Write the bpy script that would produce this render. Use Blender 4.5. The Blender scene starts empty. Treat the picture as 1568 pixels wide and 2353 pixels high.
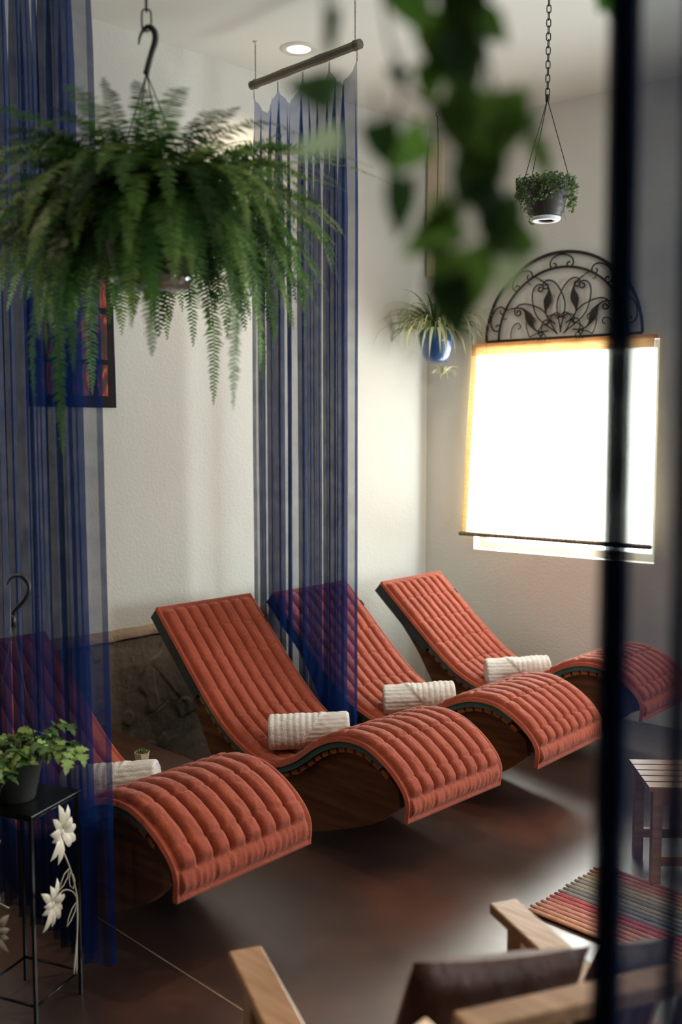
import bpy, math, random
import numpy as np
from mathutils import Vector, Matrix, noise as mnoise

random.seed(7)
S = bpy.context.scene
COL = S.collection
R = math.radians

# ---------------------------------------------------------------- camera
PW, PH, FPX, CH, HOR, VPX = 1568, 2353, 2288.0, 1.7, 985.0, 3060.0
PITCH = math.atan((PH / 2 - HOR) / FPX)
YAW = math.atan2((VPX - PW / 2) / FPX, math.hypot(1, (HOR - PH / 2) / FPX))
cam_d = bpy.data.cameras.new('camera')
cam = bpy.data.objects.new('camera', cam_d)
COL.objects.link(cam)
cam.location = (0, 0, CH)
cam.rotation_euler = (R(90) - PITCH, 0, YAW)
cam_d.sensor_fit = 'VERTICAL'
cam_d.sensor_height = 36.0
cam_d.sensor_width = 24.0
cam_d.lens = FPX / PH * 36.0
cam_d.clip_start = 0.05
cam_d.dof.use_dof = True
cam_d.dof.focus_distance = 3.85
cam_d.dof.aperture_fstop = 2.0
S.camera = cam

# ---------------------------------------------------------------- world and exposure
SKY = 27.0
world = bpy.data.worlds.new('sky')
S.world = world
world.use_nodes = True
bg = world.node_tree.nodes['Background']
bg.inputs[0].default_value = (0.87, 0.965, 1.0, 1)
bg.inputs[1].default_value = SKY
S.view_settings.view_transform = 'Standard'
S.view_settings.look = 'None'
S.view_settings.gamma = 1.0
S.view_settings.use_curve_mapping = False
S.view_settings.exposure = -0.2
S.cycles.transparent_max_bounces = 24
S.cycles.max_bounces = 10
S.cycles.diffuse_bounces = 6
S.cycles.transmission_bounces = 8
S.cycles.sample_clamp_indirect = 6.0
S.cycles.caustics_reflective = False
S.cycles.caustics_refractive = False
S.cycles.use_denoising = True

# ---------------------------------------------------------------- pixel helpers
def ray(x, y):
    a = (x - PW / 2) / FPX
    b = -(y - PH / 2) / FPX
    cp, sp, cy, sy = math.cos(PITCH), math.sin(PITCH), math.cos(YAW), math.sin(YAW)
    fw = cp + sp * b
    up = -sp + cp * b
    return Vector((-sy * fw + cy * a, cy * fw + sy * a, up))
def P(x, y, d):
    return ray(x, y) * d + Vector((0, 0, CH))
def onz(x, y, z=0.0):
    r = ray(x, y)
    return r * ((z - CH) / r.z) + Vector((0, 0, CH))
def onx(x, y, X):
    r = ray(x, y)
    return r * (X / r.x) + Vector((0, 0, CH))

# ---------------------------------------------------------------- materials
def lin(c):
    def f(v):
        v /= 255.0
        return v / 12.92 if v <= 0.04045 else ((v + 0.055) / 1.055) ** 2.4
    return (f(c[0]), f(c[1]), f(c[2]), 1.0)

def mat(name, c1, c2=None, rough=0.6, scale=6.0, bump=0.0, bscale=None, metal=0.0, sheen=0.0,
        spec=0.5, trans=0.0, detail=4.0, stretch=(1, 1, 1), coat=0.0, lo=0.35, hi=0.65, coord='Object'):
    m = bpy.data.materials.new(name)
    m.use_nodes = True
    nt = m.node_tree
    N, L = nt.nodes, nt.links
    p = N['Principled BSDF']
    p.inputs['Roughness'].default_value = rough
    p.inputs['Metallic'].default_value = metal
    p.inputs['Specular IOR Level'].default_value = spec
    p.inputs['Coat Weight'].default_value = coat
    p.inputs['Coat Roughness'].default_value = 0.2
    if sheen:
        p.inputs['Sheen Weight'].default_value = sheen
        p.inputs['Sheen Roughness'].default_value = 0.45
    tc = N.new('ShaderNodeTexCoord')
    mp = N.new('ShaderNodeMapping')
    mp.inputs['Scale'].default_value = stretch
    L.new(tc.outputs[coord], mp.inputs['Vector'])
    if c2 is None:
        c2 = tuple(v * 0.88 for v in c1)
    nz = N.new('ShaderNodeTexNoise')
    nz.inputs['Scale'].default_value = scale
    nz.inputs['Detail'].default_value = detail
    L.new(mp.outputs[0], nz.inputs['Vector'])
    cr = N.new('ShaderNodeValToRGB')
    cr.color_ramp.elements[0].position = lo
    cr.color_ramp.elements[1].position = hi
    cr.color_ramp.elements[0].color = lin(c1)
    cr.color_ramp.elements[1].color = lin(c2)
    L.new(nz.outputs['Fac'], cr.inputs[0])
    L.new(cr.outputs[0], p.inputs['Base Color'])
    if bump:
        n2 = N.new('ShaderNodeTexNoise')
        n2.inputs['Scale'].default_value = bscale or scale * 8
        n2.inputs['Detail'].default_value = 5
        L.new(mp.outputs[0], n2.inputs['Vector'])
        b = N.new('ShaderNodeBump')
        b.inputs['Strength'].default_value = bump
        b.inputs['Distance'].default_value = 0.01
        L.new(n2.outputs['Fac'], b.inputs['Height'])
        L.new(b.outputs[0], p.inputs['Normal'])
    if trans:
        t = N.new('ShaderNodeBsdfTranslucent')
        L.new(cr.outputs[0], t.inputs['Color'])
        mx = N.new('ShaderNodeMixShader')
        mx.inputs[0].default_value = trans
        L.new(p.outputs[0], mx.inputs[1])
        L.new(t.outputs[0], mx.inputs[2])
        L.new(mx.outputs[0], N['Material Output'].inputs['Surface'])
    return m

def emit(name, c, strength):
    m = bpy.data.materials.new(name)
    m.use_nodes = True
    p = m.node_tree.nodes['Principled BSDF']
    p.inputs['Base Color'].default_value = (0.8, 0.8, 0.8, 1)
    p.inputs['Emission Color'].default_value = (*c, 1)
    p.inputs['Emission Strength'].default_value = strength
    return m

def glass(name, tint=(1, 1, 1), gloss=0.06):
    m = bpy.data.materials.new(name)
    m.use_nodes = True
    N, L = m.node_tree.nodes, m.node_tree.links
    N.remove(N['Principled BSDF'])
    t = N.new('ShaderNodeBsdfTransparent'); t.inputs[0].default_value = (*tint, 1)
    g = N.new('ShaderNodeBsdfGlossy'); g.inputs['Roughness'].default_value = 0.05
    mx = N.new('ShaderNodeMixShader'); mx.inputs[0].default_value = gloss
    L.new(t.outputs[0], mx.inputs[1]); L.new(g.outputs[0], mx.inputs[2])
    L.new(mx.outputs[0], N['Material Output'].inputs['Surface'])
    return m

def sheer(name, cloth, clear, tint, weave=900.0, var=0.06):
    """thin open-weave cloth: part of the light passes straight through, the rest is scattered by the threads"""
    m = bpy.data.materials.new(name)
    m.use_nodes = True
    N, L = m.node_tree.nodes, m.node_tree.links
    N.remove(N['Principled BSDF'])
    d = N.new('ShaderNodeBsdfDiffuse'); d.inputs[0].default_value = lin(cloth)
    t = N.new('ShaderNodeBsdfTranslucent'); t.inputs[0].default_value = lin(cloth)
    m1 = N.new('ShaderNodeMixShader'); m1.inputs[0].default_value = 0.5
    L.new(d.outputs[0], m1.inputs[1]); L.new(t.outputs[0], m1.inputs[2])
    tr = N.new('ShaderNodeBsdfTransparent'); tr.inputs[0].default_value = (*tint, 1)
    tc = N.new('ShaderNodeTexCoord')
    nz = N.new('ShaderNodeTexNoise'); nz.inputs['Scale'].default_value = 14; nz.inputs['Detail'].default_value = 8
    L.new(tc.outputs['Object'], nz.inputs['Vector'])
    mr = N.new('ShaderNodeMapRange')
    mr.inputs['From Min'].default_value = 0.3; mr.inputs['From Max'].default_value = 0.7
    mr.inputs['To Min'].default_value = clear - var; mr.inputs['To Max'].default_value = clear + var
    L.new(nz.outputs['Fac'], mr.inputs['Value'])
    m2 = N.new('ShaderNodeMixShader')
    L.new(mr.outputs[0], m2.inputs[0])
    L.new(m1.outputs[0], m2.inputs[1]); L.new(tr.outputs[0], m2.inputs[2])
    L.new(m2.outputs[0], N['Material Output'].inputs['Surface'])
    return m

def wood(name, c1, c2, rough=0.45, axis=0, coat=0.0):
    st = [14, 14, 14]; st[axis] = 1.2
    return mat(name, c1, c2, rough=rough, scale=3.0, bump=0.12, bscale=9, stretch=tuple(st), coat=coat, detail=6)

M = {}
M['wall'] = mat('warm white plaster', (227, 225, 217), (220, 217, 208), rough=0.85, scale=1.2, bump=0.25, bscale=70, spec=0.2)
M['wall_dark'] = mat('taupe plaster', (112, 98, 84), (100, 88, 76), rough=0.85, scale=1.2, bump=0.25, bscale=70, spec=0.2)  # dark tone chosen to cut light bouncing off the two unseen walls
M['ceiling'] = mat('ceiling plaster', (240, 240, 233), (234, 233, 226), rough=0.9, scale=0.8, bump=0.1, bscale=40, spec=0.2)
M['pad'] = mat('rust quilted cotton', (152, 69, 46), (138, 60, 39), rough=0.75, scale=9, bump=0.4, bscale=60, sheen=0.15, spec=0.25)
M['teal'] = mat('teal foam mat', (66, 104, 98), (56, 90, 86), rough=0.7)
M['pocket'] = mat('slate fabric', (54, 58, 56), (46, 50, 49), rough=0.85, bump=0.2, bscale=90)
M['wood_side'] = wood('dark stained timber', (112, 72, 46), (76, 46, 28), 0.42, 0, 0.15)
M['wood_slat'] = wood('oiled slat timber', (176, 112, 60), (138, 84, 44), 0.4, 1)
M['towel'] = mat('white terry towel', (232, 226, 220), (222, 215, 208), rough=0.95, scale=20, bump=0.6, bscale=260, sheen=0.4, spec=0.1)
M['curtain'] = sheer('sheer blue voile', (26, 52, 110), 0.50, (0.87, 0.865, 0.84))
M['curtain_near'] = sheer('dense blue voile', (26, 42, 70), 0.36, (0.87, 0.885, 0.87))
M['rod'] = wood('grey brown bamboo', (104, 94, 80), (78, 69, 58), 0.6, 0)
M['black'] = mat('black plastic', (22, 24, 24), (16, 18, 18), rough=0.4)
M['wire'] = mat('dark wire', (46, 42, 36), (36, 33, 28), rough=0.45, metal=0.6)
M['steel'] = mat('galvanised wire', (120, 116, 108), (96, 92, 86), rough=0.35, metal=0.8)
M['fern'] = mat('fern green', (92, 132, 58), (60, 100, 42), rough=0.55, scale=5, trans=0.35, spec=0.3)
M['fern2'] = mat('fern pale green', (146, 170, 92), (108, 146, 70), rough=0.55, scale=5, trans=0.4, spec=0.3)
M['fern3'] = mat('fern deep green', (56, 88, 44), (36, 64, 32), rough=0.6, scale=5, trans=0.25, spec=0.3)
M['pothos'] = mat('pothos green', (112, 150, 66), (80, 122, 48), rough=0.4, scale=14, trans=0.5)
M['pothos2'] = mat('pothos deep green', (66, 98, 50), (42, 72, 36), rough=0.4, scale=14, trans=0.35)
M['pothos3'] = mat('pothos pale leaf', (200, 214, 180), (176, 198, 150), rough=0.4, scale=14, trans=0.5)
M['ivy'] = mat('ivy green', (158, 184, 108), (112, 146, 74), rough=0.45, scale=30, trans=0.3)
M['ivy2'] = mat('ivy deep green', (84, 116, 58), (60, 90, 44), rough=0.45, scale=30, trans=0.2)
M['spider'] = mat('spider plant green', (124, 136, 92), (92, 108, 66), rough=0.5, scale=12, trans=0.35)
M['spider2'] = mat('spider plant cream', (206, 204, 168), (180, 182, 140), rough=0.5, scale=12, trans=0.35)
M['trail'] = mat('trailing creeper green', (104, 122, 74), (62, 82, 46), rough=0.6, scale=60, trans=0.3)
M['soil'] = mat('potting soil', (46, 36, 28), (30, 24, 18), rough=0.95, scale=40, bump=0.8)
M['pot_dark'] = mat('charcoal plastic', (62, 58, 54), (50, 47, 44), rough=0.5)
M['pot_grey'] = mat('dark grey pot', (58, 58, 52), (44, 44, 40), rough=0.6, bump=0.1)
M['pot_blue'] = mat('blue glaze', (44, 84, 136), (34, 66, 116), rough=0.12, coat=0.5)
M['pot_white'] = mat('white plastic saucer', (236, 238, 242), (228, 230, 236), rough=0.35)
M['pot_cream'] = mat('cream ceramic', (214, 196, 164), (196, 178, 148), rough=0.4)
M['iron'] = mat('wrought iron', (54, 46, 40), (38, 33, 29), rough=0.55, metal=0.35, bump=0.2)
M['straw'] = mat('straw blind', (226, 188, 132), (206, 164, 108), rough=0.7, scale=20, stretch=(1, 1, 8), trans=0.45)
M['dowel'] = mat('wrapped reed', (132, 112, 74), (84, 72, 50), rough=0.7, scale=4, stretch=(30, 30, 1))
M['table'] = wood('dark walnut', (76, 46, 30), (52, 30, 20), 0.3, 0, 0.3)
M['chair'] = wood('honey brown timber', (178, 134, 96), (146, 104, 70), 0.32, 0, 0.4)
M['leather'] = mat('brown leather', (92, 56, 42), (70, 42, 32), rough=0.5, scale=8, bump=0.3, bscale=60)
M['white_metal'] = mat('ivory enamel', (226, 216, 196), (202, 190, 168), rough=0.35)
M['black_metal'] = mat('black steel', (26, 27, 27), (18, 19, 19), rough=0.28, metal=0.5)
M['black_cloth'] = mat('black cloth', (26, 25, 24), (20, 19, 18), rough=0.9, bump=0.3, bscale=100)
M['joint'] = mat('floor joint filler', (150, 122, 100), (122, 96, 78), rough=0.6)
M['lamp_white'] = mat('white lamp trim', (228, 224, 216), rough=0.5)
M['frame'] = mat('white window frame', (226, 226, 224), rough=0.45)
M['tan'] = mat('tan board', (214, 198, 174), (206, 188, 162), rough=0.7)
M['glass'] = glass('window glass', gloss=0.05)
M['dish'] = glass('clear dish', (0.93, 0.95, 0.94), 0.22)

def floor_mat():
    m = mat('stained concrete', (96, 52, 34), (38, 21, 15), rough=0.3, scale=1.6, detail=9, lo=0.3, hi=0.72, spec=0.9, coat=1.0)
    N, L = m.node_tree.nodes, m.node_tree.links
    p = N['Principled BSDF']
    cr = p.inputs['Base Color'].links[0].from_node
    e = cr.color_ramp.elements.new(0.5); e.color = lin((58, 30, 19))
    tc = [n for n in N if n.type == 'TEX_COORD'][0]
    n3 = N.new('ShaderNodeTexNoise'); n3.inputs['Scale'].default_value = 7; n3.inputs['Detail'].default_value = 8
    L.new(tc.outputs['Object'], n3.inputs['Vector'])
    mr = N.new('ShaderNodeMapRange')
    mr.inputs['To Min'].default_value = 0.25; mr.inputs['To Max'].default_value = 0.5
    L.new(n3.outputs['Fac'], mr.inputs['Value']); L.new(mr.outputs[0], p.inputs['Roughness'])
    p.inputs['Coat Roughness'].default_value = 0.40
    p.inputs['Coat IOR'].default_value = 2.0
    b = N.new('ShaderNodeBump'); b.inputs['Strength'].default_value = 0.04; b.inputs['Distance'].default_value = 0.01
    L.new(n3.outputs['Fac'], b.inputs['Height']); L.new(b.outputs[0], p.inputs['Normal'])
    return m
M['floor'] = floor_mat()
M['stone'] = mat('rough brown plaster', (112, 96, 82), (78, 71, 66), rough=0.75, scale=2.2, bump=0.35, bscale=40, detail=8)
M['stone_cap'] = mat('rough tan plaster', (150, 128, 108), (128, 108, 90), rough=0.85, scale=6, bump=0.8, bscale=30)

def art_mat():
    m = bpy.data.materials.new('red and gold print')
    m.use_nodes = True
    N, L = m.node_tree.nodes, m.node_tree.links
    p = N['Principled BSDF']; p.inputs['Roughness'].default_value = 0.55
    tc = N.new('ShaderNodeTexCoord'); mp = N.new('ShaderNodeMapping'); mp.inputs['Scale'].default_value = (1, 26, 9)
    L.new(tc.outputs['Object'], mp.inputs['Vector'])
    nz = N.new('ShaderNodeTexNoise'); nz.inputs['Scale'].default_value = 1.0; nz.inputs['Detail'].default_value = 6; nz.inputs['Distortion'].default_value = 1.2
    L.new(mp.outputs[0], nz.inputs['Vector'])
    cr = N.new('ShaderNodeValToRGB')
    el = cr.color_ramp.elements
    el[0].position = 0.36; el[0].color = lin((30, 14, 12))
    el[1].position = 0.72; el[1].color = lin((190, 140, 70))
    for pos, c in ((0.50, (84, 18, 14)), (0.58, (160, 40, 20)), (0.65, (180, 84, 30))):
        e = el.new(pos); e.color = lin(c)
    L.new(nz.outputs['Fac'], cr.inputs[0]); L.new(cr.outputs[0], p.inputs['Base Color'])
    return m
M['art'] = art_mat()

def blind_mat():
    """woven reeds: threads scatter and glow with the daylight behind, small gaps between let it through"""
    m = bpy.data.materials.new('woven reed blind')
    m.use_nodes = True
    N, L = m.node_tree.nodes, m.node_tree.links
    N.remove(N['Principled BSDF'])
    d = N.new('ShaderNodeBsdfDiffuse'); d.inputs[0].default_value = lin((232, 204, 160))
    t = N.new('ShaderNodeBsdfTranslucent'); t.inputs[0].default_value = lin((250, 240, 222))
    m1 = N.new('ShaderNodeMixShader'); m1.inputs[0].default_value = 0.6
    L.new(d.outputs[0], m1.inputs[1]); L.new(t.outputs[0], m1.inputs[2])
    tr = N.new('ShaderNodeBsdfTransparent')
    tc = N.new('ShaderNodeTexCoord')
    w = N.new('ShaderNodeTexWave'); w.bands_direction = 'Z'; w.inputs['Scale'].default_value = 28
    w.inputs['Distortion'].default_value = 0.6
    L.new(tc.outputs['Object'], w.inputs['Vector'])
    mr = N.new('ShaderNodeMapRange'); mr.inputs['To Min'].default_value = 0.05; mr.inputs['To Max'].default_value = 0.3
    L.new(w.outputs['Fac'], mr.inputs['Value'])
    m2 = N.new('ShaderNodeMixShader')
    L.new(mr.outputs[0], m2.inputs[0]); L.new(m1.outputs[0], m2.inputs[1]); L.new(tr.outputs[0], m2.inputs[2])
    L.new(m2.outputs[0], N['Material Output'].inputs['Surface'])
    return m
M['blind'] = blind_mat()

# ---------------------------------------------------------------- mesh helpers
class MB:
    def __init__(self):
        self.v = []; self.f = []
    def add(self, vs, fs):
        o = len(self.v)
        self.v += [tuple(p) for p in vs]
        self.f += [tuple(i + o for i in q) for q in fs]
        return self
    def box(self, c, s, rot=None):
        hx, hy, hz = s[0] / 2, s[1] / 2, s[2] / 2
        vs = [Vector((x, y, z)) for x in (-hx, hx) for y in (-hy, hy) for z in (-hz, hz)]
        if rot is not None:
            vs = [rot @ p for p in vs]
        vs = [p + Vector(c) for p in vs]
        return self.add(vs, [(0, 1, 3, 2), (4, 6, 7, 5), (0, 4, 5, 1), (2, 3, 7, 6), (0, 2, 6, 4), (1, 5, 7, 3)])
    def tube(self, pts, r, n=6, cap=True, closed=False):
        pts = [Vector(p) for p in pts]
        k = len(pts)
        rs = r if isinstance(r, (list, tuple)) else [r] * k
        tang = []
        for i in range(k):
            if closed:
                t = pts[(i + 1) % k] - pts[(i - 1) % k]
            else:
                t = pts[min(i + 1, k - 1)] - pts[max(i - 1, 0)]
            tang.append(t.normalized() if t.length > 1e-9 else Vector((0, 0, 1)))
        u = tang[0].orthogonal().normalized()
        vs = []; fs = []
        for i in range(k):
            t = tang[i]
            u = (u - t * u.dot(t))
            u = u.normalized() if u.length > 1e-6 else t.orthogonal().normalized()
            w = t.cross(u)
            for j in range(n):
                a = 2 * math.pi * j / n
                vs.append(pts[i] + (u * math.cos(a) + w * math.sin(a)) * rs[i])
        for i in range(k if closed else k - 1):
            i2 = (i + 1) % k
            for j in range(n):
                fs.append((i * n + j, i * n + (j + 1) % n, i2 * n + (j + 1) % n, i2 * n + j))
        if cap and not closed:
            fs.append(tuple(reversed(range(n))))
            fs.append(tuple((k - 1) * n + j for j in range(n)))
        return self.add(vs, fs)
    def lathe(self, prof, n=32, c=(0, 0, 0)):
        vs = []; fs = []
        for (r, z) in prof:
            for j in range(n):
                a = 2 * math.pi * j / n
                vs.append((c[0] + r * math.cos(a), c[1] + r * math.sin(a), c[2] + z))
        for i in range(len(prof) - 1):
            for j in range(n):
                fs.append((i * n + j, i * n + (j + 1) % n, (i + 1) * n + (j + 1) % n, (i + 1) * n + j))
        return self.add(vs, fs)
    def grid(self, nu, nv, fn):
        vs = [fn(i / (nu - 1), j / (nv - 1)) for i in range(nu) for j in range(nv)]
        fs = [(i * nv + j, (i + 1) * nv + j, (i + 1) * nv + j + 1, i * nv + j + 1) for i in range(nu - 1) for j in range(nv - 1)]
        return self.add(vs, fs)
    def mesh(self, name, m, smooth=True):
        me = bpy.data.meshes.new(name)
        me.from_pydata(self.v, [], self.f)
        me.materials.append(m)
        if smooth:
            me.polygons.foreach_set('use_smooth', [True] * len(me.polygons))
        me.update()
        return me
    def build(self, name, m, parent=None, smooth=False, bevel=0.0):
        o = bpy.data.objects.new(name, self.mesh(name, m, smooth))
        COL.objects.link(o)
        if parent is not None:
            o.parent = parent
        if bevel:
            b = o.modifiers.new('bevel', 'BEVEL'); b.width = bevel; b.segments = 2; b.limit_method = 'ANGLE'
        return o

def tag(o, label, cat, group=None, kind=None):
    o['label'] = label
    if cat: o['category'] = cat
    if group: o['group'] = group
    if kind: o['kind'] = kind
    return o
def thing(name, label, cat, loc=(0, 0, 0), rz=0.0, group=None):
    o = bpy.data.objects.new(name, None)
    o.empty_display_size = 0.1
    COL.objects.link(o)
    o.location = loc; o.rotation_euler = (0, 0, rz)
    return tag(o, label, cat, group)
def link_obj(name, me, parent=None, loc=(0, 0, 0), rot=(0, 0, 0), scale=(1, 1, 1)):
    o = bpy.data.objects.new(name, me)
    COL.objects.link(o)
    o.parent = parent
    o.location = loc; o.rotation_euler = rot; o.scale = scale
    return o
def copy_tree(o, parent=None):
    c = o.copy()
    COL.objects.link(c)
    c.parent = parent
    for ch in list(o.children):
        copy_tree(ch, c)
    return c
def catmull(pts, n):
    """n points evenly spread along a smooth curve through pts"""
    P_ = [Vector(p) for p in pts]
    P_ = [P_[0] * 2 - P_[1]] + P_ + [P_[-1] * 2 - P_[-2]]
    out = []
    for i in range(1, len(P_) - 2):
        a, b, c, d = P_[i - 1], P_[i], P_[i + 1], P_[i + 2]
        for k in range(24):
            t = k / 24
            out.append(0.5 * ((2 * b) + (c - a) * t + (2 * a - 5 * b + 4 * c - d) * t * t + (3 * b - a - 3 * c + d) * t ** 3))
    out.append(P_[-2])
    L = [0.0]
    for i in range(1, len(out)):
        L.append(L[-1] + (out[i] - out[i - 1]).length)
    res = []; j = 0
    for i in range(n):
        s = L[-1] * i / (n - 1)
        while j < len(L) - 2 and L[j + 1] < s: j += 1
        t = (s - L[j]) / max(L[j + 1] - L[j], 1e-9)
        res.append(out[j].lerp(out[j + 1], min(max(t, 0), 1)))
    return res, L[-1]
def nz(x, y=0.0, z=0.0):
    return mnoise.noise(Vector((x, y, z)))

# ================================================================ THE ROOM
WX = -4.233            # left wall
CZ = 3.614             # ceiling
CY = 5.072             # corner of left and far wall
TH = R(7.0)            # the far wall is not quite square to the left wall
ES = Vector((math.cos(TH), math.sin(TH), 0))        # along the far wall
EN = Vector((math.sin(TH), -math.cos(TH), 0))       # out of it, into the room
C0 = Vector((WX, CY, 0))
def W(s, n, z): return C0 + ES * s + EN * n + Vector((0, 0, z))
RX = 3.2; NY = -3.2

def wall_with_holes(name, origin, es, en, length, height, holes, label, thick=0.16, m='wall'):
    """a slab of wall from origin along es, real thickness away from the room, rectangular openings"""
    ss = sorted({0, length} | {h[0] for h in holes} | {h[1] for h in holes})
    zs = sorted({0, height} | {h[2] for h in holes} | {h[3] for h in holes})
    mb = MB()
    for i in range(len(ss) - 1):
        for j in range(len(zs) - 1):
            sm, zm = (ss[i] + ss[i + 1]) / 2, (zs[j] + zs[j + 1]) / 2
            if any(h[0] < sm < h[1] and h[2] < zm < h[3] for h in holes): continue
            vs = []
            for dn in (0, -thick):
                for (s, z) in ((ss[i], zs[j]), (ss[i + 1], zs[j]), (ss[i + 1], zs[j + 1]), (ss[i], zs[j + 1])):
                    vs.append(origin + es * s + en * dn + Vector((0, 0, z)))
            mb.add(vs, [(0, 1, 2, 3), (7, 6, 5, 4), (0, 4, 5, 1), (1, 5, 6, 2), (2, 6, 7, 3), (3, 7, 4, 0)])
    return tag(mb.build(name, M[m]), label, 'wall', kind='structure')

WIN = (0.367, 1.545, 0.93, 2.205)
WIN_FILL = (3.0, 4.5, 0.93, 2.4)  # unseen opening, added to bring in more daylight
wall_far = wall_with_holes('wall_far', C0, ES, EN, 7.6, CZ, [WIN, WIN_FILL], 'warm white plaster wall with the bright window and iron arch')
wall_left = wall_with_holes('wall_left', Vector((WX, NY, 0)), Vector((0, 1, 0)), Vector((1, 0, 0)), CY - NY + 0.1, CZ, [], 'long cream plaster wall behind the heads of the loungers')
YR = CY + math.tan(TH) * (RX - WX)
WR_FILL = (5.9, 7.2, 0.9, 2.3)  # added opening out of view, for fill daylight
wall_right = wall_with_holes('wall_right', Vector((RX, NY, 0)), Vector((0, 1, 0)), Vector((-1, 0, 0)), YR - NY, CZ, [WR_FILL], 'taupe plaster wall opposite the loungers, unseen and darkened to cut bounce', m='wall_dark')
wall_near = wall_with_holes('wall_near', Vector((WX, NY, 0)), Vector((1, 0, 0)), Vector((0, 1, 0)), RX - WX, CZ, [], 'taupe plaster wall behind the camera, unseen and darkened to cut bounce', m='wall_dark')

fl = MB()
fl.add([(WX - .2, NY - .2, 0), (RX + .2, NY - .2, 0), (RX + .2, YR + .3, 0), (WX - .2, CY + .3, 0),
        (WX - .2, NY - .2, -.1), (RX + .2, NY - .2, -.1), (RX + .2, YR + .3, -.1), (WX - .2, CY + .3, -.1)],
       [(0, 1, 2, 3), (7, 6, 5, 4), (0, 4, 5, 1), (1, 5, 6, 2), (2, 6, 7, 3), (3, 7, 4, 0)])
floor = tag(fl.build('floor', M['floor']), 'glossy dark reddish brown stained concrete floor', 'floor', kind='structure')
for (x0, x1, y0, y1) in ((WX + .01, RX, 1.774, 1.780), (-2.06, -2.054, NY, 1.774)):
    MB().box(((x0 + x1) / 2, (y0 + y1) / 2, 0.0003), (x1 - x0, y1 - y0, 0.001)).build('floor_joint', M['joint'], floor)
ce = MB().add([(x, y, z) for z in (CZ, CZ + .1) for (x, y) in ((WX - .2, NY - .2), (RX + .2, NY - .2), (RX + .2, YR + .3), (WX - .2, CY + .3))],
              [(3, 2, 1, 0), (4, 5, 6, 7), (0, 1, 5, 4), (1, 2, 6, 5), (2, 3, 7, 6), (3, 0, 4, 7)])
tag(ce.build('ceiling', M['ceiling']), 'pale warm white plaster ceiling', 'ceiling', kind='structure')

# rough plaster dado along the left wall, with its tan top band
def sstep(x, a, b):
    t = min(max((x - a) / (b - a), 0), 1)
    return t * t * (3 - 2 * t)
def dado(a, b):
    y = 0.2 + a * 3.5
    z = b * 0.675
    h = 0.012 + 0.007 * nz(y * 2, z * 2, 1) + 0.004 * nz(y * 7, z * 7, 4) + 0.002 * nz(y * 19, z * 19, 5)
    wx, wz = y + .035 * nz(y * 9, z * 9, 6), z + .035 * nz(y * 9, z * 9, 16)
    m = .5 + .5 * nz(y * 5, z * 5, 77)
    h += 0.006 * m * sstep(nz(wx * 6.5 + 7, wz * 5.0, 12), .20, .23)            # overlapping trowel strokes with raised lips
    h += 0.005 * sstep(nz(wx * 9.2 - 3, wz * 6.4, 31), .24, .27)
    r = abs(nz(wx * 3.2, wz * 3.0, 9))
    h -= 0.006 * max(0, 1 - r / 0.02) * sstep(nz(y * 3.1, z * 3, 3), .1, .3)      # cracks
    h += 0.004 * max(0, 1 - abs(r - .035) / 0.02) * sstep(nz(y * 3.1, z * 3, 3), .1, .3)
    if b >= 1: h = 0.002
    return (WX + max(h, 0.002), y, z)
MB().grid(640, 130, dado).build('dado', M['stone'], wall_left, smooth=True)
def dado_cap(a, b):
    y = 0.2 + a * 3.5
    z = 0.655 + 0.006 * nz(y * 7) + b * (0.05 + 0.006 * nz(y * 4, 5))
    return (WX + (0.024 + 0.006 * nz(y * 6, b * 3, 2)) * (1 - b * b * 0.9), y, z)
MB().grid(200, 8, dado_cap).build('dado_cap', M['stone_cap'], wall_left, smooth=True)

# windows (only the first is in view; the others are unseen, added to light the room)
def window(n, es, en, org, hole, label, mull=1):
    s0, s1, z0, z1 = hole
    root = thing('window_%d' % n, label, 'window'); root['kind'] = 'structure'
    t = 0.045
    pt = lambda s, nn, z: org + es * s + en * nn + Vector((0, 0, z))
    rot = Matrix.Rotation(math.atan2(es.y, es.x), 3, 'Z')
    fr = MB()
    fr.box(pt((s0 + s1) / 2, -0.11, z0 + t / 2), (s1 - s0, 0.05, t), rot)
    fr.box(pt((s0 + s1) / 2, -0.11, z1 - t / 2), (s1 - s0, 0.05, t), rot)
    fr.box(pt(s0 + t / 2, -0.11, (z0 + z1) / 2), (t, 0.05, z1 - z0 - 2 * t), rot)
    fr.box(pt(s1 - t / 2, -0.11, (z0 + z1) / 2), (t, 0.05, z1 - z0 - 2 * t), rot)
    fro = fr.build('window_frame', M['frame'], root)
    for k in range(mull):
        s = s0 + (s1 - s0) * (k + 1) / (mull + 1)
        MB().box(pt(s, -0.11, (z0 + z1) / 2), (0.03, 0.04, z1 - z0 - 2 * t), rot).build('glazing_bar', M['frame'], fro)
    for k in range(mull + 1):
        a = s0 + (s1 - s0) * k / (mull + 1); b = s0 + (s1 - s0) * (k + 1) / (mull + 1)
        g = MB(); g.add([pt(a + .02, -0.11, z0 + .02), pt(b - .02, -0.11, z0 + .02), pt(b - .02, -0.11, z1 - .02), pt(a + .02, -0.11, z1 - .02)], [(0, 1, 2, 3)])
        g.build('pane', M['glass'], fro)
    ld = bpy.data.lights.new('daylight_portal', 'AREA')
    ld.shape = 'RECTANGLE'; ld.size = s1 - s0; ld.size_y = z1 - z0
    ld.cycles.is_portal = True
    lo = bpy.data.objects.new('daylight_portal', ld); COL.objects.link(lo)
    c = pt((s0 + s1) / 2, -0.17, (z0 + z1) / 2)
    lo.location = c
    lo.rotation_euler = (-en).to_track_quat('Z', 'Y').to_euler()
    return root
window(1, ES, EN, C0, WIN, 'square window glowing white behind the straw blind', 0)
window(2, ES, EN, C0, WIN_FILL, 'unseen window added for daylight farther along the far wall')
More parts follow.
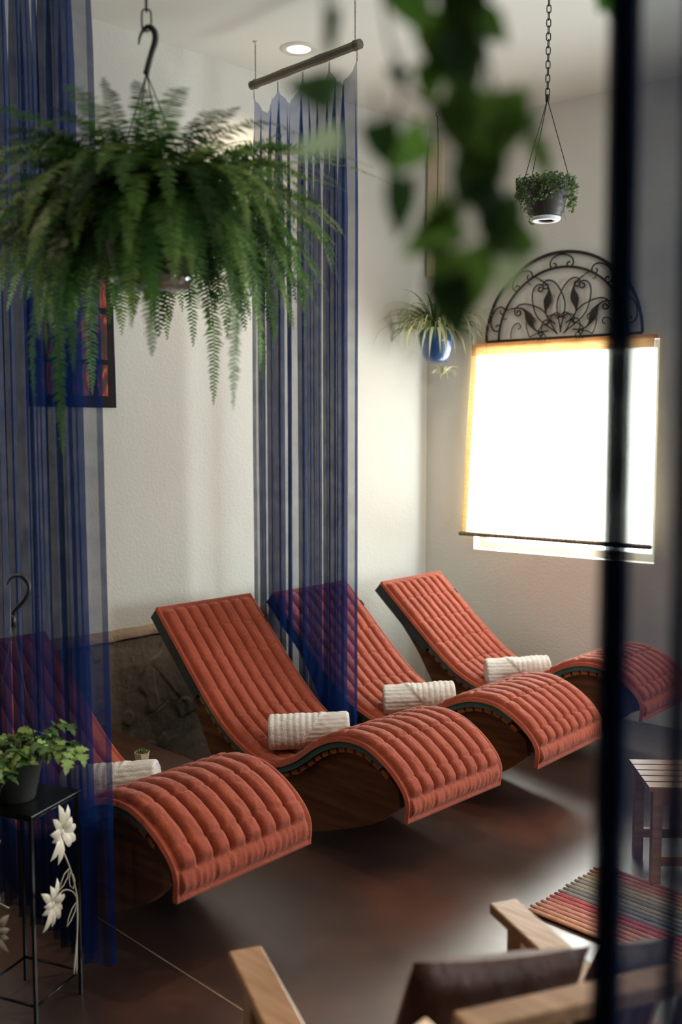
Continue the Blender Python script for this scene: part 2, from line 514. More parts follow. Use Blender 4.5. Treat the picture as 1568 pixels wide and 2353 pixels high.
window(3, Vector((0, 1, 0)), Vector((-1, 0, 0)), Vector((RX, NY, 0)), WR_FILL, 'unseen window added for fill light in the right-hand wall')

# ================================================================ LOUNGERS
PROF = [(-.770, .846), (-.586, .668), (-.426, .515), (-.272, .387), (-.123, .313), (-.008, .290), (.088, .294), (.208, .349),
        (.335, .438), (.457, .490), (.574, .497), (.664, .468), (.751, .410), (.800, .345), (.796, .262)]
NP = 361
PP, PLEN = catmull([(x, z, 0) for x, z in PROF], NP)
PT = [(PP[min(i + 1, NP - 1)] - PP[max(i - 1, 0)]).normalized() for i in range(NP)]
PN = [Vector((-t.y, t.x, 0)) for t in PT]                 # upward side
LW = 0.575
def at_prof(s, off=0.0):
    f = min(max(s / PLEN, 0), 1) * (NP - 1)
    i = int(f); j = min(i + 1, NP - 1); t = f - i
    p = PP[i].lerp(PP[j], t); n = PN[i].lerp(PN[j], t).normalized()
    q = p + n * off
    return q.x, q.y, n
def ribbon(s0, s1, t0, t1, half, ns, name, m, parent, y0=None, y1=None):
    """a bent board that follows the wave between two offsets from it"""
    y0 = -half if y0 is None else y0; y1 = half if y1 is None else y1
    mb = MB(); vs = []
    for k in range(ns + 1):
        s = s0 + (s1 - s0) * k / ns
        for (o, y) in ((t0, y0), (t1, y0), (t1, y1), (t0, y1)):
            x, z, _ = at_prof(s, o); vs.append((x, y, z))
    fs = [(0, 1, 2, 3), tuple(ns * 4 + q for q in (3, 2, 1, 0))]
    for k in range(ns):
        for q in range(4):
            fs.append((k * 4 + q, k * 4 + (q + 1) % 4, (k + 1) * 4 + (q + 1) % 4, (k + 1) * 4 + q))
    mb.add(vs, fs)
    return mb.build(name, m, parent)

def pad_mesh():
    NCH = 8
    nv = NCH * 10 + 1 + 6
    ys = [-LW / 2, -LW / 2 + .006, -LW / 2 + .014]
    inner = LW - 0.04
    ys += [-inner / 2 + inner * (k // 12 + (1 - math.cos(math.pi * (k % 12) / 12)) / 2) / NCH for k in range(NCH * 12 + 1)]
    ys += [LW / 2 - .014, LW / 2 - .006, LW / 2]
    nv = len(ys)
    seam = 0.165
    def hgt(i, y):
        s = PLEN * i / (NP - 1)
        v = (y + inner / 2) / inner
        if v <= 0 or v >= 1 or s < .018 or s > PLEN - .02:
            e = min(LW / 2 - abs(y), s, PLEN - s)
            return 0.011 + (0.007 if e < 0.012 else 0.0)          # stitched edge with piping
        ch = abs(math.sin(math.pi * NCH * v))
        puff = 1 - (1 - ch) ** 2.6
        if s > PLEN - .085:                                        # gathered end flap below the last seam
            e = (PLEN - .02 - s) / .065
            return 0.010 + 0.017 * math.sin(math.pi * min(max(e, 0), 1)) ** .6 * (.72 + .28 * abs(math.sin(math.pi * 21 * v + 2 * nz(v * 9, s * 8))) + .25 * nz(v * 16, s * 30))
        d = abs(((s + 0.01 * nz(y * 9, s * 2)) / seam) % 1 - 0.5)
        d = (0.5 - d) * seam
        cross = 1 - 0.26 * math.exp(-(d / 0.006) ** 2)
        ends = min(1, (s - .018) / .03, (PLEN - .085 - s) / .02)
        flat = 1 - 0.45 * math.exp(-((s - 0.98) / .16) ** 2)       # pressed down in the seat
        wr = 0.003 * nz(y * 14, s * 24, 3) + 0.003 * nz(y * 34, s * 40, 8)
        return 0.009 + (0.027 * puff * cross * flat + wr * ch) * max(ends, 0) ** 0.5
    vs = []
    for i in range(NP):
        for y in ys:
            h = hgt(i, y)
            # the flap at the foot sags a little between the channels
            vs.append((PP[i].x + PN[i].x * h, y, PP[i].y + PN[i].y * h))
    fs = []
    for i in range(NP - 1):
        for j in range(nv - 1):
            fs.append((i * nv + j, i * nv + j + 1, (i + 1) * nv + j + 1, (i + 1) * nv + j))
    base = len(vs)
    for i in range(NP):
        for y in (-LW / 2, LW / 2):
            vs.append((PP[i].x, y, PP[i].y))
    for i in range(NP - 1):
        a, b = base + 2 * i, base + 2 * i + 2
        fs.append((a, a + 1, b + 1, b))                                          # underside
        fs.append((i * nv, (i + 1) * nv, b, a))
        fs.append((i * nv + nv - 1, a + 1, b + 1, (i + 1) * nv + nv - 1))
    fs.append(tuple([base, ] + list(range(0, nv)) + [base + 1])[::-1])
    e = (NP - 1)
    fs.append(tuple([base + 2 * e] + [e * nv + j for j in range(nv)] + [base + 2 * e + 1]))
    mb = MB(); mb.add(vs, fs)
    return mb.mesh('quilted_pad', M['pad'], True)

ROCKER = []
def make_lounger():
    root = thing('lounge_chair', '', 'lounge chair', group='wave-shaped loungers in a row')
    pad = link_obj('quilted_pad', pad_mesh(), root)
    ribbon(.42, 1.72, -.024, -.001, LW / 2 - .006, 70, 'foam_mat', M['teal'], root)
    ribbon(-.0, .47, -.062, -.004, LW / 2 - .01, 20, 'head_pocket', M['pocket'], root, -LW / 2 + .004, LW / 2 - .02)
    # slats
    sl = MB(); sl.box((0, 0, 0), (.036, LW - .03, .018))
    me = sl.mesh('slat', M['wood_slat'], False)
    s = .50
    while s < PLEN - .22:
        x, z, n = at_prof(s, -.036)
        link_obj('slat', me, root, (x, 0, z), (0, math.atan2(n.x, n.y), 0))
        s += .054
    # side panels: wave on top, rocker arc below
    top = []
    for k in range(60):
        s = .05 + (PLEN - .19) * k / 59
        x, z, _ = at_prof(s, -.047); top.append((x, z))
    bot, _ = catmull([(x, z, 0) for x, z in [(-.79, .795), (-.68, .65), (-.545, .47), (-.40, .23), (-.24, .065), (-.03, .0), (.17, .028), (.30, .072), (.49, .142), (.63, .205), (.745, .292)]], 60)
    bot = [(p.x, p.y) for p in bot]
    ROCKER[:] = bot
    for sgn in (-1, 1):
        mb = MB(); vs = []
        for k in range(60):
            for y in (sgn * .235 - .014, sgn * .235 + .014):
                vs.append((bot[k][0], y, bot[k][1])); vs.append((top[k][0], y, top[k][1]))
        fs = []
        for k in range(59):
            a, b = k * 4, k * 4 + 4
            fs += [(a, a + 1, b + 1, b), (a + 2, b + 2, b + 3, a + 3), (a, b, b + 2, a + 2), (a + 1, a + 3, b + 3, b + 1)]
        fs += [(0, 2, 3, 1), (236, 237, 239, 238)]
        mb.add(vs, fs)
        panel = mb.build('side_panel', M['wood_side'], root)
        for bx in (.335, .36):
            b = MB().lathe([(0.0001, .0), (.004, .0015), (.006, .0)], 10).build('bolt', M['steel'], panel, True)
            b.location = (bx, sgn * .2492, .145); b.rotation_euler = (R(90) * -sgn * -1, 0, 0)
    # cross rails between the panels
    for (x, z) in ((-.30, .20), (.0, .06), (.40, .26)):
        MB().box((x, 0, z), (.05, .44, .05)).build('cross_rail', M['wood_side'], root)
    x, z, n = at_prof(.17, .014)
    MB().box((x, LW / 2 - .002, z), (.035, .005, .022), Matrix.Rotation(R(42), 3, 'Y')).build('fabric_tag', M['black'], pad)
    return root

lounger = make_lounger()
def rot2(a, x, y): return Vector((x * math.cos(a) - y * math.sin(a), x * math.sin(a) + y * math.cos(a)))
LN = LW / 2
spots = [((-3.135, 1.902), 3.1, 3.3, 'nearest rust quilted lounger beside the low table, its head behind the left curtain'),
         ((-3.125, 2.965), -.2, -.2, 'rust quilted lounger in front of the middle blue curtain, seen whole'),
         ((-3.113, 3.722), 3.2, .6, 'rust quilted lounger whose head shows through the middle curtain'),
         ((-3.070, 4.555), 3.6, 3.0, 'farthest rust quilted lounger, under the window at the back wall')]
LOUNGE = []
for i, (p, rz, rock, lab) in enumerate(spots):
    o = lounger if i == 0 else copy_tree(lounger)
    ph = R(rock)
    lift = -min(x * math.sin(ph) + z * math.cos(ph) for x, z in ROCKER)
    o.location = (p[0], p[1], lift); o.rotation_euler = (0, -ph, R(rz)); o['label'] = lab
    surf = []
    for k in range(NP):
        x, z = PP[k].x + PN[k].x * .035, PP[k].y + PN[k].y * .035
        surf.append((x * math.cos(ph) - z * math.sin(ph), x * math.sin(ph) + z * math.cos(ph) + lift))
    LOUNGE.append((o, surf, R(rz)))
def pad_height(li, wx, wy):
    o, surf, a = LOUNGE[li]
    lx = (wx - o.location.x) * math.cos(a) + (wy - o.location.y) * math.sin(a)
    return min(surf, key=lambda q: abs(q[0] - lx))[1]

# ---------------------------------------------------------------- rolled towels
def towel_mesh(mirror, seed):
    L_, R0 = .35, .071
    NT, NA = 90, 96
    def rad(t, a):
        # the roll is folded: one half ribbed around, the other along; the fold runs diagonally
        u = t if not mirror else 1 - t
        edge = u - 0.56 - 0.16 * math.sin(a + .6)
        k = 1 / (1 + math.exp(-edge / 0.006))
        ring = 0.0042 * abs(math.sin(math.pi * 13 * u)) ** .7 + .006
        along = 0.0036 * abs(math.sin(a * 11)) ** .7
        r = R0 + ring * (1 - k) + along * k
        r += 0.004 * nz(t * 3, math.cos(a) * 2 + seed, math.sin(a) * 2) + .0022 * nz(t * 14, math.cos(a) * 7 + seed, math.sin(a) * 7)
        e = min(t, 1 - t)
        r -= .010 * max(0, 1 - e / .035) ** 2
        r *= 1 - .05 * math.exp(-((t - .55) / .12) ** 2)
        return r
    mb = MB(); vs = []; fs = []
    def pt(t, a, r):
        return ((t - .5) * L_, r * math.cos(a) * 1.03, max(r * math.sin(a) * .97, -.062) + .062)
    for i in range(NT):
        for j in range(NA):
            a = 2 * math.pi * j / NA; t = i / (NT - 1)
            vs.append(pt(t, a, rad(t, a)))
    for i in range(NT - 1):
        for j in range(NA):
            fs.append((i * NA + j, (i + 1) * NA + j, (i + 1) * NA + (j + 1) % NA, i * NA + (j + 1) % NA))
    for end in (0, 1):                       # rolled ends: a wound step pattern
        prev = (0 if end == 0 else NT - 1) * NA
        for q in range(1, 11):
            f = 1 - q / 10.5
            o = len(vs)
            for j in range(NA):
                a = 2 * math.pi * j / NA
                x, y, z = pt(end, a, rad(end, a) * f)
                d = .006 * (0.5 + 0.5 * math.sin((f * 4 + j / NA) * 2 * math.pi)) * (1 if q < 10 else .3)
                vs.append((x + (d if end == 0 else -d), y, z))
            for j in range(NA):
                q4 = (prev + j, prev + (j + 1) % NA, o + (j + 1) % NA, o + j)
                fs.append(q4 if end == 0 else q4[::-1])
            prev = o
        fs.append(tuple(prev + j for j in range(NA)))
    mb.add(vs, fs)
    return mb.mesh('rolled_towel', M['towel'], True)
tA, tB = towel_mesh(False, 1.3), towel_mesh(True, 5.1)
towels = [(tA, .04, .03, 44, 'white ribbed towel roll on the nearest lounger, half behind the left curtain'),
          (tA, .06, -.06, 45, 'rolled cream ribbed towel on the lounger in front of the middle curtain'),
          (tB, .03, -.075, 45, 'rolled white ribbed towel on the lounger behind the middle curtain'),
          (tB, .0, -.10, 45, 'rolled white towel on the farthest lounger under the window')]
for li, (me, lx, ly, ang, lab) in enumerate(towels):
    lo_, la = LOUNGE[li][0].location, LOUNGE[li][2]
    c = rot2(la, lx, ly) + Vector((lo_.x, lo_.y))
    dx, dy = math.cos(R(90 - ang)), math.sin(R(90 - ang))
    hs = [pad_height(li, c.x + dx * t, c.y + dy * t) for t in (-.13, -.07, 0, .07, .13)]
    tilt = math.atan((hs[4] - hs[0]) / .26) * .6
    o = link_obj('rolled_towel', me, None, (c.x, c.y, max(hs[1:4]) - .004), (0, -tilt, R(90 - ang)))
    tag(o, lab, 'towel', 'rolled towels on the loungers')

# ================================================================ CURTAINS
def folds(width, n, amp, seed, top=False):
    rnd = random.Random(seed)
    ph = [rnd.uniform(-.5, .5) for _ in range(12)]
    am = [rnd.uniform(.55, 1.25) for _ in range(n + 3)]
    def fn(s, k):
        """offset (along, out) at s in 0..1; k = 0 at the top, 1 at the foot"""
        q = s * n + .25 * math.sin(s * 9 + ph[0]) + .12 * math.sin(s * 23 + ph[1])
        i = int(max(q, 0)); f = q - i
        A = amp * (am[i] * (1 - f) + am[i + 1] * f)
        A *= .55 + .45 * min(1, k * 6)
        drift = .012 * nz(s * 5, k * 1.6, seed) + .006 * nz(s * 17, k * 3, seed + 3)
        x = .42 * A * math.sin(4 * math.pi * q + ph[2]) + .6 * drift
        y = A * math.sin(2 * math.pi * q) + .25 * A * math.sin(6.3 * math.pi * q + ph[3]) + drift
        return x, y
    return fn
def make_curtain(label, p0, p1, ztop, zbot, n, amp, seed, hooks, m, ns=420, nzr=70, fn=None, flare=0.0, dip=.095):
    root = thing('curtain', label, 'curtain', group='sheer blue curtains')
    p0 = Vector(p0); p1 = Vector(p1)
    d = p1 - p0; Wd = d.length; d.normalize(); nrm = Vector((d.y, -d.x, 0))
    ff = fn or folds(Wd, n, amp, seed)
    def pt(a, b):
        fr = (a * (hooks - 1)) % 1 if a < 1 else 0.0
        zt = ztop - dip * (1 - abs(2 * fr - 1)) ** .85
        z = zt + (zbot - zt) * b
        x, y = ff(a, b)
        g = min(1, b * 25)
        pull = math.sin(math.pi * fr) * (1 - math.exp(-b * 30)) + math.exp(-b * 30) * math.sin(math.pi * fr) * .3
        kk = 1 - math.exp(-b * 25) * (1 - .5 * math.sin(math.pi * fr))
        q = p0 + d * (a * Wd + x * kk + (a - .5) * flare * b) + nrm * (y * kk)
        return (q.x, q.y, z)
    mb = MB(); mb.grid(ns, nzr, pt)
    mb.build('fabric', m, root, smooth=True)
    for h in range(hooks):
        c = p0 + d * (Wd * h / (hooks - 1))
        pts = [(c.x, c.y, ztop - .012), (c.x + .004, c.y, ztop + .012), (c.x, c.y, ztop + .036), (c.x - .004, c.y, ztop + .012), (c.x, c.y, ztop - .012)]
        MB().tube(pts, .0014, 5).build('hook', M['steel'], root, True)
    return root
def make_rod(label, p0, p1, z, over=.02):
    root = thing('curtain_rod', label, 'curtain rod', group='bamboo rods on chains')
    p0 = Vector((p0[0], p0[1], z)); p1 = Vector((p1[0], p1[1], z))
    d = (p1 - p0).normalized()
    pts = [p0 - d * over + (p1 - p0 + d * 2 * over) * k / 12 + Vector((0, 0, .001 * nz(k * .7))) for k in range(13)]
    rs = [.0205 + (.002 if k % 4 == 0 else 0) for k in range(13)]
    MB().tube(pts, rs, 8).build('pole', M['rod'], root)
    for p in (p0 + d * .012, p1 - d * .012):
        n = 30; wire = MB()
        for s in (0, 1):
            wire.tube([(p.x + .0025 * math.cos(k * .9 + s * math.pi), p.y + .0025 * math.sin(k * .9 + s * math.pi), z + .016 + (CZ - .012 - z - .016) * k / n) for k in range(n + 1)], .0014, 5)
        wire.build('chain', M['steel'], root, True)
        MB().lathe([(.0001, -.014), (.004, -.014), (.005, -.004), (.014, -.002), (.014, 0)], 12, (p.x, p.y, CZ)).build('ceiling_hook', M['lamp_white'], root, True)
        MB().tube([(p.x + .0225 * d.y * math.cos(t), p.y + .0225 * d.x * math.cos(t), z + .0225 * math.sin(t)) for t in [k * math.pi / 8 for k in range(16)]], .0018, 5, closed=True).build('rod_loop', M['steel'], root, True)
    return root
# middle curtain, between the second and third lounger
mk0, mk1 = Vector((-3.918, 3.336, 0)), Vector((-3.196, 3.326, 0))
zrod = 3.41
make_rod('short bamboo rod hung level from two ceiling chains above the middle curtain', mk0, mk1, zrod)
make_curtain('sheer blue curtain hanging between the loungers in the middle', mk0, mk1, zrod - .062, .03, 11, .040, 12, 5, M['curtain'], ns=560)
# left curtain, before the nearest lounger
lk0, lk1 = Vector((-3.30, 1.545, 0)), Vector((-2.55, 1.545, 0))
make_rod('bamboo rod on chains above the left curtain', lk0, lk1, zrod)
make_curtain('sheer blue curtain at left behind the fern and plant stand', lk0, lk1, zrod - .062, .08, 11, .031, 23, 5, M['curtain'], flare=.08, ns=560)
# right curtain, close to the camera
rk0 = P(1378, 1100, .82); rk1 = rk0 + Vector((.72, .02, 0))
def near_folds(s, k):
    x = s * .72
    # a hem folded back on itself several times, then a flat pane of cloth, then deep folds
    w = .008 * nz(k * 2.2, s * 3)
    if x < .12:
        f = x / .12
        return .0105 * math.sin(f * 5.5 * math.pi) - x + .008 + .010 * f, .010 * math.cos(f * 5.5 * math.pi) + w
    g = x - .12
    if g < .034:
        return -.102 + .0 * g, .002 + w
    h = g - .034
    return -.102 * math.exp(-h / .35) + .016 * math.sin(h * 150), .032 * math.sin(h * 75) * min(1, h / .03) + w
rk0.z = 0; rk1.z = 0
make_rod('bamboo rod on chains above the curtain nearest the camera', rk0, rk1, zrod)
make_curtain('sheer blue curtain hanging close at the right edge, blurred', rk0, rk1, zrod - .062, .02, 6, .03, 31, 5, M['curtain_near'], fn=near_folds, ns=360)

# ================================================================ PLANTS
def frame_from(t, up=Vector((0, 0, 1))):
    side = t.cross(up)
    side = side.normalized() if side.length > 1e-4 else Vector((1, 0, 0))
    return side, side.cross(t).normalized()

def frond(mb, base, az, e0, L, bend, wmax, npairs, rnd, twist=0.0, seg=30, stem=.0011, droop=1.15):
    """one pinnate frond: arching midrib with two rows of small pointed leaflets"""
    pts = [Vector(base)]; dirs = []
    for k in range(seg):
        t = k / seg
        e = max(e0 - bend * t ** droop, -R(92))
        a = az + twist * t
        dv = Vector((math.cos(a) * math.cos(e), math.sin(a) * math.cos(e), math.sin(e)))
        dirs.append(dv); pts.append(pts[-1] + dv * (L / seg))
    dirs.append(dirs[-1])
    mb.tube(pts, [stem * (1 - .7 * k / seg) for k in range(seg + 1)], 3, cap=False)
    hz = Vector((-math.sin(az), math.cos(az), 0))
    for k in range(npairs):
        t = .10 + .90 * k / npairs
        f = t * seg; i = min(int(f), seg - 1)
        p = pts[i].lerp(pts[i + 1], f - i); dv = dirs[i]
        w = wmax * min(1, (t - .05) * 5) * (1 - t ** 3.2) ** .8
        if w < .003: w = .003
        side = (hz - dv * hz.dot(dv)).normalized()
        nrm = side.cross(dv)
        for s in (-1, 1):
            ww = w * rnd.uniform(.8, 1.12)
            dl = (side * s * 1.0 + dv * rnd.uniform(.12, .38) + nrm * rnd.uniform(-.25, .25)).normalized()
            wd = (L / npairs) * rnd.uniform(.42, .56)
            q = p + dv * (L / npairs * (.5 if s > 0 else 0))
            dn = -Vector((0, 0, 1)) * ww * .12
            up = nrm * ww * .05
            mb.add([q - dv * wd * .5, q + dv * wd * .5, q + dl * ww * .55 + dv * wd * .55 + up, q + dl * ww * .55 - dv * wd * .5 + up, q + dl * ww + dn + dv * wd * .2],
                   [(0, 1, 2, 3), (3, 2, 4)])
    return pts

def chain(root, x, y, z0, z1, ll, wr, lw, m):
    """upright chain of oval links, each turned a quarter against the last"""
    pts = []
    for k in range(14):
        a = 2 * math.pi * k / 14
        cx, cz = math.cos(a), math.sin(a)
        pts.append((lw * cx, 0, (ll / 2 - lw) * (1 if cz > 0 else -1) * min(1, abs(cz) * 3) + lw * cz))
    me = MB().tube(pts, wr, 6, closed=True).mesh('chain_link', m, True)
    step = ll - 2.6 * wr
    z = z0 + ll / 2; k = 0
    while z < z1 - ll * .3:
        link_obj('chain_link', me, root, (x, y, z), (0, 0, R(50) + R(90) * (k % 2)))
        z += step; k += 1
    MB().lathe([(.0001, -.012), (.005, -.012), (.006, -.003), (.016, -.002), (.016, 0)], 12, (x, y, z1)).build('ceiling_hook', M['steel'], root, True)

# ---- big Boston fern
FD = 2.3
FS = .86
fc = P(352, 655, FD)
fern = thing('hanging_fern', 'large bushy green fern in a hanging pot with black hook at upper left', 'plant', (fc.x, fc.y, fc.z))
hgt = P(345, 520, FD).z - fc.z
MB().lathe([(.0001, 0), (.085, 0), (.118, .15), (.124, .15), (.124, .165), (.112, .165), (.108, .14), (.0001, .14)], 32).build('pot', M['pot_dark'], fern, True)
MB().lathe([(.0001, -.006), (.080, -.006), (.094, .012), (.098, .014), (.100, .010), (.084, -.012), (.0001, -.012)], 40).build('saucer', M['dish'], fern, True)
rnd = random.Random(3)
camdir = Vector((0 - fc.x, 0 - fc.y, 0)).normalized()
NF = 274
for k in range(NF):
    mb = MB()
    az = k * 2.39996 + rnd.uniform(-.2, .2)
    u = rnd.random()
    lay = k / NF
    if lay < .34:      # upper, arching over
        e0 = R(rnd.uniform(28, 68)); L = rnd.uniform(.34, .52); bend = R(rnd.uniform(80, 140))
    elif lay < .78:    # outer skirt
        e0 = R(rnd.uniform(0, 42)); L = rnd.uniform(.42, .58); bend = R(rnd.uniform(65, 120))
    else:              # hanging
        e0 = R(rnd.uniform(-12, 22)); L = rnd.uniform(.38, .52); bend = R(rnd.uniform(75, 105))
    r0 = rnd.uniform(.02, .10)
    base = (r0 * math.cos(az), r0 * math.sin(az), .15 + rnd.uniform(0, .02))
    L *= FS
    frond(mb, base, az, e0, L, bend, rnd.uniform(.030, .043), int(L / .0105), rnd, rnd.uniform(-.35, .35))
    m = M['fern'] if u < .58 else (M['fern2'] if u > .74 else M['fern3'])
    mb.build('frond', m, fern)
mb = MB()
for k in range(170):                 # the dense heart of the crown, its shade put into a deeper green
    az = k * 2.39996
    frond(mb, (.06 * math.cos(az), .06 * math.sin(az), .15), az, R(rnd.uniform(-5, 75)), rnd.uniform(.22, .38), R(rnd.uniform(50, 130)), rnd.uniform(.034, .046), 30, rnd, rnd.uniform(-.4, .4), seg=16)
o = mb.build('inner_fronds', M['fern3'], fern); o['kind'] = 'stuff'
# long fronds that hang below the saucer, and thin runners that arch out over the top
def az_px(dx, depth=0.0):
    v = Vector((math.cos(YAW), math.sin(YAW), 0)) * dx + Vector((-math.sin(YAW), math.cos(YAW), 0)) * depth
    return math.atan2(v.y, v.x)
for (dx, dp, L, e, b) in ((-.6, -.5, .60, 10, 112), (-.25, -.4, .70, 4, 112), (-.5, .4, .52, 5, 115), (.5, -.4, .58, 6, 114), (.7, .3, .54, 8, 112), (.3, .6, .55, 4, 112),
                          (1, -.4, .50, 16, 116), (1, -.8, .45, 14, 112), (-1, -.8, .45, 14, 112), (-.45, -.6, .48, 6, 112), (.15, -1, .44, 8, 114)):
    mb = MB()
    az = az_px(dx, dp)
    L *= FS * 1.04
    frond(mb, (.09 * math.cos(az), .09 * math.sin(az), .15), az, R(e), L, R(b), .036, int(L / .0100), rnd, rnd.uniform(-.2, .2), droop=.45)
    mb.build('frond', M['fern'] if dx < .9 else M['fern2'], fern)
for (dx, dp, L, e, b, w) in ((1, .1, .48, 56, 92, .008), (1, -.2, .58, 46, 80, .008), (1, .4, .44, 62, 100, .007), (1, -.4, .60, 40, 70, .013), (1, .2, .52, 40, 62, .009),
                             (1, -.1, .62, 40, 70, .015), (1, -.6, .55, 38, 78, .018), (.5, .2, .40, 78, 88, .006), (-1, -.3, .40, 58, 92, .016), (-1, .3, .38, 60, 96, .016)):
    mb = MB()
    az = az_px(dx, dp)
    L *= FS
    frond(mb, (.05 * math.cos(az), .05 * math.sin(az), .15), az, R(e), L, R(b), w, int(L / .012), rnd, .15)
    mb.build('frond', M['fern2'], fern)
def to_local(v): return Vector(v) - fc
def px_local(x, y, d=FD): return P(x, y, d) - fc
hk = [px_local(*q) for q in ((319, 102), (322, 84), (331, 68), (341, 61), (351, 66), (357, 80), (356, 98), (349, 120), (343, 140), (338, 160), (336, 170))]
hk, _ = catmull(hk, 30)
MB().tube(hk, [.002 + .0055 * min(1, k / 12) for k in range(30)], 8).build('hook', M['black'], fern, True)
hb = px_local(337, 168)
for k in range(4):
    a = k * math.pi / 2 + .5
    MB().tube([hb, (.122 * math.cos(a), .122 * math.sin(a), .16)], .0016, 5).build('hanger_wire', M['wire'], fern, True)
hx = px_local(337, 60)
chain(fern, hx.x, hx.y, hx.z - .012, CZ - fc.z, .050, .0022, .011, M['wire'])

# ---- strap-leaved spider plant in a blue pot
SD = 6.15
sc_ = P(1003, 832, SD)
spd = thing('hanging_spider_plant', 'spider plant with arching striped leaves in a glossy blue hanging pot by the corner', 'plant', (sc_.x, sc_.y, sc_.z))
MB().lathe([(.0001, 0), (.065, 0), (.085, .035), (.108, .12), (.113, .19), (.106, .19), (.100, .12), (.0001, .12)], 32).build('pot', M['pot_blue'], spd, True)
def strap(base, az, e0, L, bend, w, rnd, m, name, parent, droop=1.3):
    mb = MB(); seg = 12
    p = Vector(base); vs = []
    hz = Vector((-math.sin(az), math.cos(az), 0))
    for k in range(seg + 1):
        t = k / seg
        e = max(e0 - bend * t ** droop, -R(88))
        dv = Vector((math.cos(az) * math.cos(e), math.sin(az) * math.cos(e), math.sin(e)))
        ww = w * (1 - t ** 3) * (.7 + .3 * math.sin(math.pi * min(1, t * 1.6)))
        nn = hz.cross(dv)
        vs += [p - hz * ww, p + nn * ww * .35, p + hz * ww]
        p = p + dv * (L / seg)
    fs = []
    for k in range(seg):
        for q in (0, 1):
            fs.append((k * 3 + q, k * 3 + q + 1, k * 3 + q + 4, k * 3 + q + 3))
    mb.add(vs, fs)
    return mb.build(name, m, parent, True)
for k in range(220):
    az = k * 2.4 + rnd.uniform(-.3, .3)
    e0 = R(rnd.uniform(30, 88)); L = rnd.uniform(.26, .46)
    strap((.05 * math.cos(az), .05 * math.sin(az), .17), az, e0, L, R(rnd.uniform(105, 185)), rnd.uniform(.007, .012), rnd, M['spider'] if rnd.random() < .55 else M['spider2'], 'leaf', spd)
for dx in (-.75, -.5, -.25, .0, .12, .4, .7):
    az = az_px(dx, -1)
    strap((.09 * math.cos(az), .09 * math.sin(az), .19), az, R(40), rnd.uniform(.22, .32), R(128), .0105, rnd, M['spider2'], 'leaf', spd, droop=.42)
pl = P(1018, 860, SD - .15) - sc_
az = az_px(.2, -1)
MB().tube([(.10 * math.cos(az), .10 * math.sin(az), .2), (.15 * math.cos(az), .15 * math.sin(az), .12), pl + Vector((0, 0, .05)), pl], .002, 5).build('runner', M['spider2'], spd, True)
for k in range(14):
    strap(pl, k * 2.4, R(rnd.uniform(10, 70)), rnd.uniform(.08, .16), R(rnd.uniform(90, 150)), .008, rnd, M['spider2'], 'plantlet_leaf', spd)
top = Vector((0, 0, CZ - sc_.z))
MB().tube([(0, 0, .19), (0, 0, top.z - .03)], .0026, 6).build('hanger_rod', M['wire'], spd, True)
MB().tube([(.014 * math.cos(t), 0, top.z - .016 + .014 * math.sin(t)) for t in [k * math.pi / 7 for k in range(14)]], .0024, 6, closed=True).build('hook_eye', M['wire'], spd, True)
for k in range(3):
    a = k * 2.094
    MB().tube([(0, 0, .50), (.109 * math.cos(a), .109 * math.sin(a), .185)], .0015, 5).build('hanger_wire', M['wire'], spd, True)

# ---- small hanging planter with creeping foliage
HD = 4.25
hc = P(1254, 508, HD)
pln = thing('hanging_planter', 'small dark hanging planter on a long chain with creeping foliage over its rim', 'plant', (hc.x, hc.y, hc.z))
tv = Vector((hc.x, hc.y, 0)).normalized()
MB().lathe([(.0001, .012), (.062, .012), (.068, .02), (.070, .03), (.073, .032), (.075, .045), (.078, .048), (.098, .14), (.104, .142), (.105, .16), (.096, .16), (.09, .14), (.0001, .14)], 36).build('pot', M['pot_dark'], pln, True)
MB().lathe([(.034, .004), (.034, 0), (.058, 0), (.064, .006), (.064, .014), (.05, .016)], 36).build('saucer', M['pot_white'], pln, True)
MB().lathe([(.0001, .008), (.036, .008)], 24).build('drain_cup', M['black'], pln, True)
mb = MB()
for k in range(1300):
    a = rnd.uniform(0, 2 * math.pi)
    drop = rnd.random() ** 1.4 * (.10 + .035 * math.sin(a * 3) + .02 * math.sin(a * 7 + 1))
    r = .108 - drop * .06 + rnd.uniform(-.004, .022)
    z = .165 - drop + rnd.uniform(-.008, .012)
    if k % 4 == 0:
        r = rnd.uniform(.02, .105); z = .165 + rnd.uniform(0, .022)
    c = Vector((r * math.cos(a), r * math.sin(a), z))
    d1 = Vector((rnd.uniform(-1, 1), rnd.uniform(-1, 1), rnd.uniform(-1, .4))).normalized() * rnd.uniform(.010, .019)
    d2 = d1.orthogonal().normalized() * rnd.uniform(.004, .008)
    mb.add([c, c + d1 * .5 + d2, c + d1, c + d1 * .5 - d2], [(0, 1, 2, 3)])
for k in range(26):                  # loose trailing threads
    a = k * 2.4; L = rnd.uniform(.06, .16); p = Vector((.112 * math.cos(a), .112 * math.sin(a), .165)); pts = [p]
    for q in range(6):
        p = p + Vector((rnd.uniform(-.006, .006), rnd.uniform(-.006, .006), -L / 6)); pts.append(p)
    mb.tube(pts, .0007, 3)
o = mb.build('creeping_foliage', M['trail'], pln); o['kind'] = 'stuff'
tz = P(1256, 236, HD).z - hc.z
for a0 in (az_px(-1, -.25), az_px(-.55, .9), az_px(1, -.1)):
    MB().tube([(0, 0, tz), (.102 * math.cos(a0), .102 * math.sin(a0), .16)], .0018, 5).build('hanger_wire', M['wire'], pln, True)
MB().lathe([(.0001, 0), (.008, 0), (.009, .02), (.006, .03), (.0001, .032)], 10, (0, 0, tz - .01)).build('swivel', M['wire'], pln, True)
chain(pln, 0, 0, tz + .012, CZ - hc.z, .034, .0022, .009, M['wire'])
pln.rotation_euler = (0, 0, 0)

